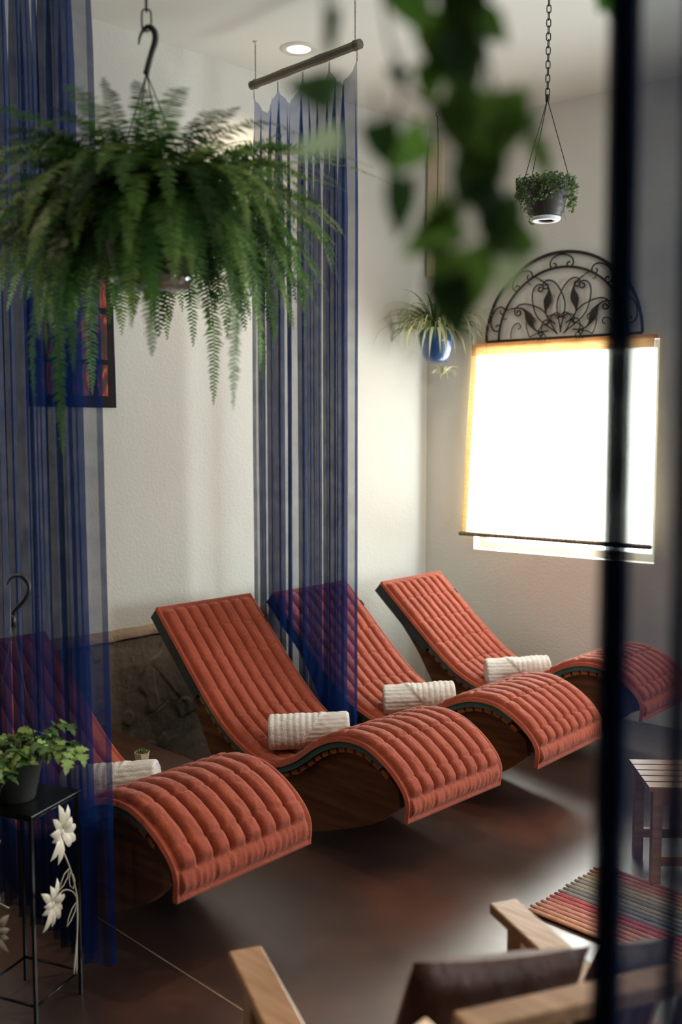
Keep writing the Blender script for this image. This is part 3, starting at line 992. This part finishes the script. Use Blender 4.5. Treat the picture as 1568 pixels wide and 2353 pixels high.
# ---- lobed-leaf plant in a dark pot on the stand
def leaf_shape(L, Wd, kind, curl, rnd):
    """a leaf in its own frame: base at the origin, tip along +x, folded on the midrib"""
    if kind == 'heart':
        ts = [0, .06, .15, .27, .40, .55, .70, .84, .94, 1]
        hw = [.30, .78, .97, 1.0, .93, .77, .55, .30, .12, 0]
        bx = [-.02, -.16, -.10, -.03, 0, 0, 0, 0, 0, 0]
    else:
        ts = [0, .12, .22, .30, .42, .52, .62, .76, .90, 1]
        hw = [.18, .80, .98, .52, .92, .78, .38, .42, .18, 0]
        bx = [0, -.06, .04, .05, .10, .12, 0, 0, 0, 0]
    vs = []; n = len(ts)
    for t, h, b in zip(ts, hw, bx):
        z0 = -curl * L * t * t
        for s in (-1, -.5, 0, .5, 1):
            ww = h * Wd / 2
            vs.append((L * (t + (b * abs(s) if t < .5 else 0)), ww * s, z0 + .14 * ww * abs(s) - .03 * L * math.sin(t * 7 + s)))
    fs = []
    for i in range(n - 1):
        for j in range(4):
            fs.append((i * 5 + j, (i + 1) * 5 + j, (i + 1) * 5 + j + 1, i * 5 + j + 1))
    return vs, fs

stN, stF = onz(84, 2372), onz(181, 2289)
sx = (stF - stN); side = sx.length; sx.normalize()
sl_ = Vector((-sx.y, sx.x, 0)) 
if sl_.dot(Vector((-math.cos(YAW), -math.sin(YAW), 0))) < 0: sl_ = -sl_
SZ = .632; SS = .205
stc = stN + sx * SS / 2 + sl_ * SS / 2
stand = thing('plant_stand', 'black metal plant stand with ivory metal daisies at lower left', 'plant stand', (stN.x, stN.y, 0))
def SP(u, v, z): return sx * (u * SS) + sl_ * (v * SS) + Vector((0, 0, z))
srot = Matrix.Rotation(math.atan2(sx.y, sx.x), 3, 'Z')
MB().box(SP(.5, .5, SZ - .004), (SS + .02, SS + .02, .008), srot).build('top', M['black_metal'], stand, bevel=.002)
for u in (0, 1):
    for v in (0, 1):
        MB().box(SP(u, v, (SZ - .008) / 2), (.009, .009, SZ - .008), srot).build('leg', M['black_metal'], stand)
for (a_, b_) in (((0, 0), (1, 0)), ((0, 0), (0, 1)), ((1, 0), (1, 1)), ((0, 1), (1, 1))):
    MB().tube([SP(*a_, .075), SP(*b_, .075)], .0042, 6).build('stretcher', M['black_metal'], stand, True)
    MB().tube([SP(*a_, SZ - .016), SP(*b_, SZ - .016)], .004, 6).build('apron_bar', M['black_metal'], stand, True)
def daisy(fcn, cu, cz, size, seed):
    rr = random.Random(seed); np_ = 11
    c = fcn(cu, cz, .018)
    flower = MB().lathe([(.0001, .009), (.006, .007), (.009, 0), (.006, -.007), (.0001, -.009)], 10, c).build('daisy', M['white_metal'], stand, True)
    for k in range(np_):
        a = 2 * math.pi * k / np_ + rr.uniform(-.1, .1)
        L = size * rr.uniform(.75, 1.15) * (1.15 if abs(math.sin(a)) > .6 else .85); w = size * .20
        vs = []
        for t, h in ((.08, .3), (.3, .8), (.55, 1), (.8, .7), (1, .02)):
            for s in (-1, 0, 1):
                uu = cu + math.cos(a) * L * t - math.sin(a) * w * h * s
                zz = cz + math.sin(a) * L * t + math.cos(a) * w * h * s
                vs.append(fcn(uu, zz, .010 + .016 * math.sin(t * 2.6) + (.007 * h if s == 0 else 0) + (k % 2) * .004))
        fs = []
        for i in range(4):
            for j in (0, 1): fs.append((i * 3 + j, i * 3 + j + 1, (i + 1) * 3 + j + 1, (i + 1) * 3 + j))
        o = MB().add(vs, fs).build('petal', M['white_metal'], flower, True)
def right_face(u, z, out): return SP(u / SS, 0, z) - sl_ * out
def front_face(u, z, out): return SP(0, u / SS, z) - sx * out
def face_pt(x, y):
    """u, z on the right-hand face for a pixel"""
    r = ray(x, y); o = Vector((0, 0, CH)) - stN
    k = -(o.dot(sl_)) / r.dot(sl_)
    p = o + r * k
    return p.dot(sx), p.z
for face, fl_, dd in ((right_face, ((.108, .545, .072, 1), (.058, .352, .060, 2)), 0), (front_face, ((.145, .50, .066, 5), (.115, .285, .06, 6)), 1)):
    for (u, z, sz, sd) in fl_: daisy(face, u, z, sz, sd)
    st_pts = [face(u, z, .006) for u, z in ((.118, .50), (.160, .41), (.185, .33), (.19, .28), (.185, .20), (.165, .085))]
    MB().tube(catmull(st_pts, 24)[0], .0026, 6).build('stem', M['white_metal'], stand, True)
    st_pts = [face(u, z, .006) for u, z in ((.08, .352), (.13, .36), (.175, .33), (.188, .28), (.178, .08))]
    MB().tube(catmull(st_pts, 24)[0], .0022, 6).build('stem', M['white_metal'], stand, True)
    for (u, z, du, dz, w) in ((.155, .415, -.045, -.045, .011), (.172, .345, -.012, .055, .012), (.188, .30, -.05, -.055, .010)):
        base_ = Vector((u, z)); tip = base_ + Vector((du, dz)); nn = Vector((-dz, du)).normalized() * w
        loop = [base_, base_.lerp(tip, .35) + nn, base_.lerp(tip, .75) + nn * .8, tip, base_.lerp(tip, .75) - nn * .8, base_.lerp(tip, .35) - nn]
        MB().tube([face(q.x, q.y, .006) for q in loop], .0018, 5, closed=True).build('wire_leaf', M['white_metal'], stand, True)

potc = stN + SP(.42, .58, 0)
ivy = thing('potted_ivy', 'pale green lobed plant in a dark grey pot on the black plant stand', 'plant', (potc.x, potc.y, SZ))
MB().lathe([(.0001, 0), (.048, 0), (.052, .006), (.078, .128), (.083, .130), (.083, .146), (.075, .146), (.072, .125), (.0001, .125)], 32).build('pot', M['pot_grey'], ivy, True)
MB().lathe([(.0001, .128), (.073, .127)], 24).build('soil', M['soil'], ivy, True)
ivy_me = []
for q in range(6):
    L = .034 + .006 * (q % 3)
    vs, fs = leaf_shape(L, L * .86, 'lobed', .25 + .1 * (q % 2), rnd)
    ivy_me.append([MB().add(vs, fs).mesh('leaf', M['ivy'], True), MB().add(vs, fs).mesh('leaf', M['ivy2'], True)])
lv = 0
for k in range(30):
    az = k * 2.4 + rnd.uniform(-.3, .3)
    e = R(rnd.uniform(15, 75)); L = rnd.uniform(.07, .15)
    if k in (3, 8): az, L, e = az_px(1, -.25 - .06 * k), .20, R(38)
    p = Vector((.05 * math.cos(az), .05 * math.sin(az), .128)); pts = [p]
    for q in range(10):
        t = q / 10
        ee = e - R(95) * t ** 1.3 * (1.0 if k not in (3, 8) else .75)
        p = p + Vector((math.cos(az) * math.cos(ee), math.sin(az) * math.cos(ee), math.sin(ee))) * L / 10
        pts.append(p)
    MB().tube(pts, .0012, 4).build('stem', M['ivy2'], ivy, True)
    for q in range(2, 11):
        if lv >= 250: break
        c = pts[q]
        az2 = az + (1.0 if q % 2 else -1.0) + rnd.uniform(-.5, .5)
        dark = rnd.random() < .45
        o = link_obj('leaf', ivy_me[lv % 6][1 if dark else 0], ivy, c, (rnd.uniform(-.7, .7), R(rnd.uniform(-25, 55)), az2), (1, 1, 1))
        lv += 1
# hanger with the hook standing above the pot
def il(x, y, d): return P(x, y, d) - Vector((potc.x, potc.y, SZ))
IDp = (potc - Vector((0, 0, 0))).dot(Vector((-math.sin(YAW), math.cos(YAW), 0)))
ih = catmull([il(x, y, IDp) for x, y in ((16, 1344), (22, 1331), (36, 1323), (52, 1326), (64, 1340), (66, 1358), (58, 1376), (44, 1392), (33, 1404), (30, 1415))], 30)[0]
MB().tube(ih, [.002 + .004 * min(1, k / 10) for k in range(30)], 8).build('hook', M['black'], ivy, True)
MB().tube([il(30, 1412, IDp), il(31, 1442, IDp)], [.006, .0075], 8).build('hook_stem', M['black'], ivy, True)
for a in (az_px(-1, 0), az_px(1, -.4), az_px(.5, 1)):
    q = Vector((.080 * math.cos(a), .080 * math.sin(a), .138)); s0 = il(30, 1440, IDp)
    MB().tube([s0, s0.lerp(q, .5) * 1 + Vector((0, 0, -.008)), q], .0014, 5).build('hanger_wire', M['wire'], ivy, True)

# ---- heart-leaved vine close to the camera
VD = .64
vtop = P(1010, -420, VD)
vine = thing('trailing_pothos', 'blurred heart-leaved green vine trailing close before the camera at the top', 'plant', (vtop.x, vtop.y, vtop.z))
VL = lambda x, y, d=VD: P(x, y, d) - vtop
MB().lathe([(.0001, -.09), (.05, -.09), (.072, 0), (.076, .004), (.068, .006), (.064, -.02), (.0001, -.02)], 32).build('pot', M['pot_dark'], vine, True)
for k in range(3):
    a = k * 2.094 + .3
    MB().tube([(0, 0, .42), (.073 * math.cos(a), .073 * math.sin(a), 0)], .0014, 5).build('hanger_wire', M['wire'], vine, True)
MB().tube([(0, 0, .42), (0, 0, CZ - vtop.z)], .0025, 6).build('hanger_cord', M['wire'], vine, True)
stems = [[(980, -400, 0), (1060, -180, -.02), (1075, 20, -.01), (1045, 150, 0), (1090, 330, 0), (1090, 440, .01), (1150, 540, .01), (1190, 600, 0)],
         [(960, -400, .02), (880, -150, .02), (890, 60, .03), (930, 190, .03), (1000, 250, .03)],
         [(1020, -400, -.02), (1110, -100, 0), (1120, 140, .02), (1160, 250, .03), (1240, 340, .03), (1262, 390, .03)],
         [(1090, 430, .01), (1010, 490, .0), (970, 560, 0), (1040, 640, .01), (1070, 700, .01)],
         [(940, -400, .02), (760, -120, .03), (750, 60, .03), (735, 190, .03), (740, 300, .03)],
         [(930, 190, .03), (900, 330, .04), (920, 430, .04), (920, 510, .04)],
         [(1030, -400, -.03), (1300, -220, -.02), (1420, -60, -.01)]]
for st in stems:
    pts = catmull([VL(x, y, VD + d) for x, y, d in st], 30)[0]
    MB().tube(pts, .0013, 5).build('stem', M['pothos2'], vine, True)
# x, y of the leaf centre, depth offset, length and width in mm, direction of the tip in the picture (degrees, 0 = right, 90 = down), pitch, material
leaves = [(952, 12, .02, 46, 34, 60, 20, 'pothos'), (1062, 30, 0, 50, 34, 85, 25, 'pothos2'), (1040, 118, 0, 60, 44, 75, 25, 'pothos'), (1010, 150, .01, 44, 34, 130, 20, 'pothos'),
          (1075, 150, -.01, 46, 34, 60, 30, 'pothos2'), (1132, 62, .02, 36, 28, 40, 20, 'pothos'), (918, 172, .03, 32, 18, 95, 55, 'pothos2'), (990, 205, .02, 40, 18, 70, 50, 'pothos'),
          (762, 72, .04, 34, 12, 92, 50, 'pothos2'), (712, 200, .03, 44, 30, 200, 20, 'pothos2'), (882, 335, .04, 36, 26, 75, 30, 'pothos2'), (930, 352, .04, 42, 30, 150, 25, 'pothos'),
          (920, 480, .04, 44, 22, 92, 35, 'pothos2'), (1110, 315, -.01, 66, 58, 95, 25, 'pothos'), (1070, 300, 0, 50, 34, 60, 35, 'pothos2'), (1165, 300, .0, 44, 30, 130, 20, 'pothos'),
          (1085, 425, .01, 46, 36, 110, 40, 'pothos2'), (1120, 470, .01, 44, 30, 70, 30, 'pothos2'), (1155, 535, .01, 48, 34, 75, 30, 'pothos2'), (1210, 555, .01, 34, 26, 10, 20, 'pothos'),
          (1000, 505, 0, 34, 22, 140, 30, 'pothos'), (985, 545, 0, 46, 28, 150, 20, 'pothos'), (1250, 370, .03, 36, 15, 65, 35, 'pothos'), (1168, 625, .06, 40, 26, 95, 30, 'pothos3'),
          (1062, 670, .01, 60, 46, 85, 20, 'pothos'), (1045, 715, 0, 48, 32, 75, 40, 'pothos2'), (1030, 620, .02, 26, 18, 60, 30, 'pothos2'), (725, 332, .04, 38, 20, 165, 30, 'pothos3'),
          (1428, 12, .30, 52, 38, 80, 20, 'pothos'), (1400, -30, .30, 48, 36, 110, 20, 'pothos'), (1050, -60, 0, 50, 38, 90, 30, 'pothos'), (900, -80, .02, 48, 36, 100, 30, 'pothos')]
cr_ = Vector((math.cos(YAW), math.sin(YAW), 0)); cf_ = Vector((-math.sin(YAW), math.cos(YAW), 0)); cu_ = Vector((0, 0, 1))
for (x, y, dd, L, Wd, ang, pit, mm) in leaves:
    L *= .00090; Wd *= .00098; dd *= .8
    vs, fs = leaf_shape(L, Wd, 'heart', .18, rnd)
    a = R(ang)
    ax = (cr_ * math.cos(a) - cu_ * math.sin(a))
    ax = (ax + cf_ * math.tan(R(rnd.uniform(-pit, pit)))).normalized()
    fc_ = (-cf_ + cu_ * .25 + cr_ * rnd.uniform(-.35, .35)).normalized()
    ay = fc_.cross(ax).normalized(); azv = ax.cross(ay)
    c = VL(x, y, VD + dd) - ax * L * .5
    mtx = Matrix((ax, ay, azv)).transposed()
    mb = MB(); mb.add([c + mtx @ Vector(v) for v in vs], fs)
    mb.tube([c - ax * .012 + Vector((0, 0, .010)), c], .0009, 4)
    mb.build('leaf', M[mm], vine, True)

# ================================================================ ON THE FAR WALL
orn = thing('iron_wall_arch', 'half-round wrought iron scroll panel hung above the window', 'wall decor', W(.95, 0.0, 2.24))
ORG = W(.95, 0.0, 2.24)
def OL(s, z, n=.018): return W(.95 + s, n, 2.24 + z) - ORG
RO, RI = .50, .413
def arc(r, a0=0, a1=180, k=40): return [OL(r * math.cos(R(a0 + (a1 - a0) * i / k)), r * math.sin(R(a0 + (a1 - a0) * i / k))) for i in range(k + 1)]
MB().tube(arc(RO), .0095, 6).build('outer_arch', M['iron'], orn, True)
MB().tube(arc(RI), .0075, 6).build('inner_arch', M['iron'], orn, True)
MB().tube([OL(-RO, 0), OL(RO, 0)], .008, 6).build('base_bar', M['iron'], orn, True)
def scroll(s, z, head, length, k0, k1, rad=.0046, name='scroll', taper=False):
    """a bar that curls tighter along its length"""
    pts = []; n = 44; h = R(head)
    for i in range(n + 1):
        pts.append(OL(s, z))
        t = i / n
        h += (k0 + (k1 - k0) * t ** 2) * length / n
        s += math.cos(h) * length / n; z += math.sin(h) * length / n
    MB().tube(pts, [rad * (1 if not taper else .5 + .5 * (1 - t / n)) for t in range(n + 1)], 5).build(name, M['iron'], orn, True)
def pol(r, a): return r * math.cos(R(a)), r * math.sin(R(a))
for a in (162, 126, 90, 54, 18):                      # pairs of curls between the two arches
    for sg in (-1, 1):
        s, z = pol((RO + RI) / 2 + .030, a)
        scroll(s, z, a - 90 * sg, .19, -8 * -sg * -1, 90 * sg * -1 * 1.0, .0048)
for a in (90, 132, 48, 168, 12):                      # the fan
    b0 = pol(.03, a); t1 = pol(.27 if a in (90, 132, 48) else .22, a)
    d = Vector((math.cos(R(a)), math.sin(R(a)))); n = Vector((-d.y, d.x))
    for sg in (-1, 1):
        if a in (90, 132, 48):
            pts = []
            for i in range(20):
                t = i / 19
                w = .026 * math.sin(math.pi * min(1, t * 1.0) ** 1.6) * sg
                q = d * (.03 + .24 * t) + n * w
                pts.append(OL(q.x, q.y))
            MB().tube(pts, .0044, 5).build('spear_bar', M['iron'], orn, True)
            q = d * .27
            scroll(q.x, q.y, a + 28 * sg, .26, -3 * sg * -1, 95 * sg, .0046)
        q = d * .12
        scroll(q.x, q.y, a + 62 * sg, .15, 4 * sg, 105 * sg, .0042)
for a, sg in ((112, 1), (68, -1), (150, 1), (30, -1)):  # curled leaves
    d = Vector((math.cos(R(a)), math.sin(R(a)))); n = Vector((-d.y, d.x))
    pts = []; rs = []
    for i in range(24):
        t = i / 23
        q = d * (.09 + .29 * t) + n * sg * (.035 * math.sin(t * 2 * math.pi))
        pts.append(OL(q.x, q.y)); rs.append(.0045 + .022 * math.exp(-((t - .52) / .13) ** 2))
    mb = MB(); mb.tube(pts, rs, 8)
    mb.v = [tuple(Vector(v) - Vector(EN) * (Vector(v).dot(EN) - .018) * .7) for v in mb.v]   # beaten flat
    mb.build('iron_leaf', M['iron'], orn, True)
    q = d * .38 + n * sg * 0
    scroll(q.x, q.y, a + 30 * sg, .12, 10 * sg, 85 * sg, .0032)
for sgn in (-1, 1):
    for s, h, l in ((.33, 90, .17), (.20, 60, .22), (.20, 150, .18)):
        scroll(sgn * s, .012, h if sgn > 0 else 180 - h, l, 3 * sgn, 85 * sgn, .0034)

bl = thing('window_blind', 'woven straw blind rolled down over the bright window', 'blind', W(.95, 0, 1.03))
BO = W(.95, 0, 1.03)
def BL_(s, n, z): return W(s, n, z) - BO
def blind_pt(a, b):
    z = 2.20 - b * 1.165
    s0 = .362 - .05 * b; s1 = 1.53 + .0 * b
    return BL_(s0 + (s1 - s0) * a, .030 + .03 * b + .004 * math.sin(a * 17 + b * 5), z)
MB().grid(40, 60, blind_pt).build('shade_cloth', M['blind'], bl, True)
MB().grid(20, 8, lambda a, b: BL_(.362 + 1.17 * a, .042 + .006 * b, 2.215 - b * .06)).build('valance', M['straw'], bl, True)
for s0, s1, nm in ((.356, .392, 'edge_band'),):
    MB().grid(4, 40, lambda a, b: BL_((.356 - .05 * b) + .040 * a, .034 + .03 * b, 2.20 - b * 1.165)).build('edge_band', M['straw'], bl, True)
MB().box(BL_(.95, .022, 2.215), (1.18, .03, .022), Matrix.Rotation(TH, 3, 'Z')).build('head_rail', M['straw'], bl)
pts = [BL_(.295 + (1.55 - .295) * k / 90, .062, 1.032) for k in range(91)]
MB().tube(pts, [.0125 + .002 * (k % 2) for k in range(91)], 8).build('bottom_dowel', M['dowel'], bl, True)

# tan board at the corner, high on the far wall
bd = MB().box(W(.075, .02, 3.1), (.11, .04, .85), Matrix.Rotation(TH, 3, 'Z')).build('trim_1', M['tan'])
tag(bd, 'tall narrow tan board high in the corner behind the vine', 'board', kind='structure')

# ================================================================ ON THE LEFT WALL AND CEILING
aw = onx(265, 935, WX)
art = thing('wall_hanging', 'black cloth wall hanging with red and gold print behind the fern', 'wall hanging', (WX, aw.y, aw.z))
def ah(a, b):
    y = -.46 + .46 * a - .02 * b * a * 0 - .012 * (1 - b) * a
    return (.008 + .004 * math.sin(a * 7) * b, y, .78 - .785 * b + .0 * a)
g = MB().grid(12, 24, ah)
g.build('cloth', M['black_cloth'], art, True)
for (y0, y1) in ((-.40, -.29), (-.24, -.15), (-.105, -.048)):
    for (z0, z1) in ((.05, .20), (.225, .44), (.47, .72)):
        MB().box((.0135, (y0 + y1) / 2, (z0 + z1) / 2), (.002, y1 - y0, z1 - z0)).build('printed_panel', M['art'], art)
MB().tube([(.012, -.48, .785), (.012, .01, .785)], .006, 8).build('hanging_rod', M['black'], art, True)
for (x, y) in ((489, 741), (489, 747)):
    q = onx(x, y, WX)
    s = MB().lathe([(.0001, .004), (.004, .003), (.0055, 0)], 10).build('wall_screw', M['black_metal'])
    s.location = q; s.rotation_euler = (0, R(90), 0)
    tag(s, 'tiny %s screw of a pair in the cream wall right of the fern' % ('upper' if y == 741 else 'lower'), 'screw')

def downlight(x, y, lab, power):
    root = thing('recessed_light', lab, 'ceiling light', (x, y, CZ), group='recessed ceiling lights')
    MB().lathe([(.060, -.001), (.064, -.006), (.092, -.004), (.098, 0)], 36).build('trim_ring', M['lamp_white'], root, True)
    MB().lathe([(.0001, -.003), (.062, -.003)], 32).build('lens', M['lamp_glow'], root, True)
    ld = bpy.data.lights.new('downlight', 'SPOT'); ld.energy = power; ld.color = (1.0, .80, .54)
    ld.spot_size = R(130); ld.spot_blend = .8; ld.shadow_soft_size = .06
    lo = bpy.data.objects.new('downlight', ld); COL.objects.link(lo); lo.parent = root; lo.location = (0, 0, -.02)
    return root
M['lamp_glow'] = emit('warm lamp glow', (1.0, .84, .66), 1.5)
q = onz(687, 112, CZ)
downlight(q.x, q.y, 'lit recessed downlight in the ceiling left of the bamboo rod', 60)
downlight(-3.2, .6, 'added recessed downlight for warm fill over the head of the room, left of view', 120)  # this and the next two are unseen lamps added for warm light
downlight(-1.2, 2.6, 'added recessed downlight for warm fill over the open floor, above the view', 120)
downlight(-.6, 4.6, 'added recessed downlight for warm fill near the far wall, above the view', 120)

# ================================================================ FURNITURE
tb = thing('low_table', 'low dark walnut table between the two nearest loungers', 'table', (-3.79, 2.46, 0))
MB().box((0, 0, .235), (.82, .23, .03)).build('table_top', M['table'], tb, bevel=.004)
for u in (-.37, .37):
    for v in (-.085, .085):
        MB().box((u, v, .11), (.04, .04, .22)).build('leg', M['table'], tb)
MB().box((0, .09, .195), (.70, .02, .05)).build('apron', M['table'], tb)
MB().box((0, -.09, .195), (.70, .02, .05)).build('apron', M['table'], tb)
pc = onz(327, 1757, .25)
su = thing('potted_succulent', 'tiny succulent in a cream faceted pot on the low table', 'plant', (pc.x, pc.y, .25), R(20))
MB().lathe([(.0001, 0), (.026, 0), (.036, .055), (.031, .055), (.029, .045), (.0001, .045)], 6).build('pot', M['pot_cream'], su)
for k in range(30):
    az = k * 2.4; r = .004 + .022 * (k / 30)
    vs, fs = leaf_shape(.018, .009, 'heart', -.2, rnd)
    o = MB().add(vs, fs).build('leaf', M['ivy2'], su, True)
    o.location = (r * math.cos(az), r * math.sin(az), .052); o.rotation_euler = (0, R(-60 + 45 * k / 30), az)

# foreground armchair: frame given by the tips of its two arms
AF = Vector((-.905, .425, 0)).normalized(); AB = -AF; AL = Vector((-AB.y, AB.x, 0))
if AL.y < 0: AL = -AL
AT = onz(566, 2184, .60); AT.z = 0
ac = thing('armchair', 'honey brown wooden armchair seen from behind at the bottom edge', 'chair', (AT.x, AT.y, 0))
def AC(b, l, z): return AB * b + AL * l + Vector((0, 0, z))
arot = Matrix.Rotation(math.atan2(AB.y, AB.x), 3, 'Z')
AWd = .62
for l in (0, AWd):
    MB().box(AC(.36, l, .588), (.74, .072, .026), arot).build('arm', M['chair'], ac, bevel=.004)
    MB().box(AC(.075, l, .2875), (.06, .04, .575), arot).build('front_post', M['chair'], ac, bevel=.003)
    MB().box(AC(.36, l, .30), (.52, .024, .07), arot).build('side_rail', M['chair'], ac)
    for b in (.24, .36, .48):
        MB().box(AC(b, l, .455), (.05, .016, .245), arot).build('side_slat', M['chair'], ac)
    pts = [AC(.60, l, 0), AC(.64, l, .35), AC(.70, l, .575)]
    MB().box(AC(.645, l, .2875), (.05, .04, .575), arot).build('rear_post', M['chair'], ac, bevel=.003)
tl = arot @ Matrix.Rotation(R(-15), 3, 'Y').transposed()
l0, l1 = .07, .55
for l in (l0, l1):
    MB().tube([AC(.58, l, .34), AC(.745, l, .850)], .021, 4).build('back_post', M['chair'], ac)
MB().box(AC(.752, (l0 + l1) / 2 + .015, .845), (.05, l1 - l0 - .07, .026), arot @ Matrix.Rotation(R(0), 3, 'Z')).build('top_rail', M['chair'], ac, bevel=.004)
for k in range(5):
    l = l0 + (l1 - l0) * (k + 1) / 6
    MB().tube([AC(.59, l, .36), AC(.738, l, .835)], .011, 4).build('back_slat', M['chair'], ac)
MB().box(AC(.58, AWd / 2, .33), (.03, AWd - .05, .06), arot).build('seat_rail', M['chair'], ac)
MB().box(AC(.075, AWd / 2, .32), (.03, AWd - .05, .07), arot).build('seat_rail', M['chair'], ac)
MB().box(AC(.33, AWd / 2, .335), (.50, AWd - .06, .02), arot).build('seat_board', M['chair'], ac)
def cushion(name, c, ex, ey, ez, hx, hy, hz, m, seed):
    """a stuffed cushion: pillow section, pinched corners, slight creases"""
    mb = MB(); n = 22
    for sg in (1, -1):
        def f(a, b):
            u, v = a * 2 - 1, b * 2 - 1
            t = ((1 - u ** 4) * (1 - v ** 4)) ** .45
            pin = 1 - .06 * (1 - abs(u)) * 0 - .05 * (1 - v * v) * abs(u) ** 3
            w = .006 * nz(u * 3, v * 3, seed) + .003 * nz(u * 8, v * 8, seed + 2)
            return ex * (u * hx * pin) + ey * (v * hy * (1 - .05 * (1 - u * u) * abs(v) ** 3)) + ez * (sg * (hz * t + w * t))
        vs = [f(i / n, j / n) for i in range(n + 1) for j in range(n + 1)]
        fs = [(i * (n + 1) + j, (i + 1) * (n + 1) + j, (i + 1) * (n + 1) + j + 1, i * (n + 1) + j + 1) for i in range(n) for j in range(n)]
        if sg < 0: fs = [q[::-1] for q in fs]
        mb.add(vs, fs)
    o = mb.build(name, m, None, True); o.location = c
    return o
bk = Vector((AB.x * .30, AB.y * .30, .954)).normalized()
ALt = (AL - bk * .13).normalized(); bk2 = (bk + AL * .13).normalized(); nb = ALt.cross(bk2)
o = cushion('seat_cushion', ac.location + AC(.32, AWd / 2, .395), AB, AL, Vector((0, 0, 1)), .25, .26, .05, M['leather'], 1)
tag(o, 'flat brown leather seat cushion on the armchair', 'cushion', 'brown cushions on the armchair')
o = cushion('back_cushion', ac.location + AC(.560, .240, .668), ALt, bk2, nb, .165, .205, .045, M['leather'], 4)
tag(o, 'upright brown leather cushion leaning on the armchair back, left one', 'cushion', 'brown cushions on the armchair')
o = cushion('back_cushion', ac.location + AC(.552, .505, .640), ALt, bk2, nb, .075, .205, .035, M['leather'], 7)
tag(o, 'narrow brown leather cushion at the right of the armchair back, near the curtain', 'cushion', 'brown cushions on the armchair')

# striped rag rug
rg = thing('rag_rug', 'striped rag rug in salmon, red and grey on the floor beside the armchair', 'rug', (-1.92, 2.86, 0))
cols = [(206, 128, 84), (214, 132, 100), (208, 116, 92), (212, 124, 104), (206, 104, 92), (196, 66, 72), (186, 48, 66), (128, 122, 120), (112, 110, 112), (140, 132, 124), (160, 148, 132), (120, 112, 104), (168, 150, 128),
        (182, 158, 128), (190, 132, 104), (196, 108, 80), (190, 96, 80), (176, 90, 84)]
for k, c in enumerate(cols):
    c = tuple(min(255, v * .72 + 62) for v in c)
    m = mat('rag strip %d' % k, c, tuple(v * .86 for v in c), rough=.9, scale=30, bump=.5, bscale=160, stretch=(1, 3, 1))
    n = 28; y0 = .0285 * k
    pts = [(rnd.uniform(-.006, .006) + .80 * q / n, y0 + .014 + .0015 * nz(q * .8, k), .0085) for q in range(n + 1)]
    mb = MB(); mb.tube(pts, [.006 if q in (0, n) else .0125 + .0012 * nz(q * 1.3, k * 3) for q in range(n + 1)], 8)
    mb.v = [(x, y, max(.001, .0085 + (z - .0085) * .62)) for x, y, z in mb.v]
    mb.build('woven_row', m, rg, True)

# low slatted stool behind the right curtain
so = onz(1470, 2016)
st = thing('slatted_side_table', 'low slatted wooden side table seen through the right curtain', 'side table', (so.x + .10, so.y + .17, 0), R(42))
for u in (-.15, .15):
    for v in (-.13, .13):
        MB().box((u, v, .185), (.035, .035, .37)).build('leg', M['chair'], st)
for v in (-.13, .13):
    MB().box((0, v, .10), (.265, .022, .035)).build('stretcher', M['chair'], st)
    MB().box((0, v, .34), (.265, .022, .05)).build('apron', M['chair'], st)
    MB().box((0, v, .2165), (.05, .016, .197)).build('side_slat', M['chair'], st)
for k in range(5):
    MB().box((0, -.128 + .064 * k, .379), (.37, .054, .018)).build('top_slat', M['chair'], st)
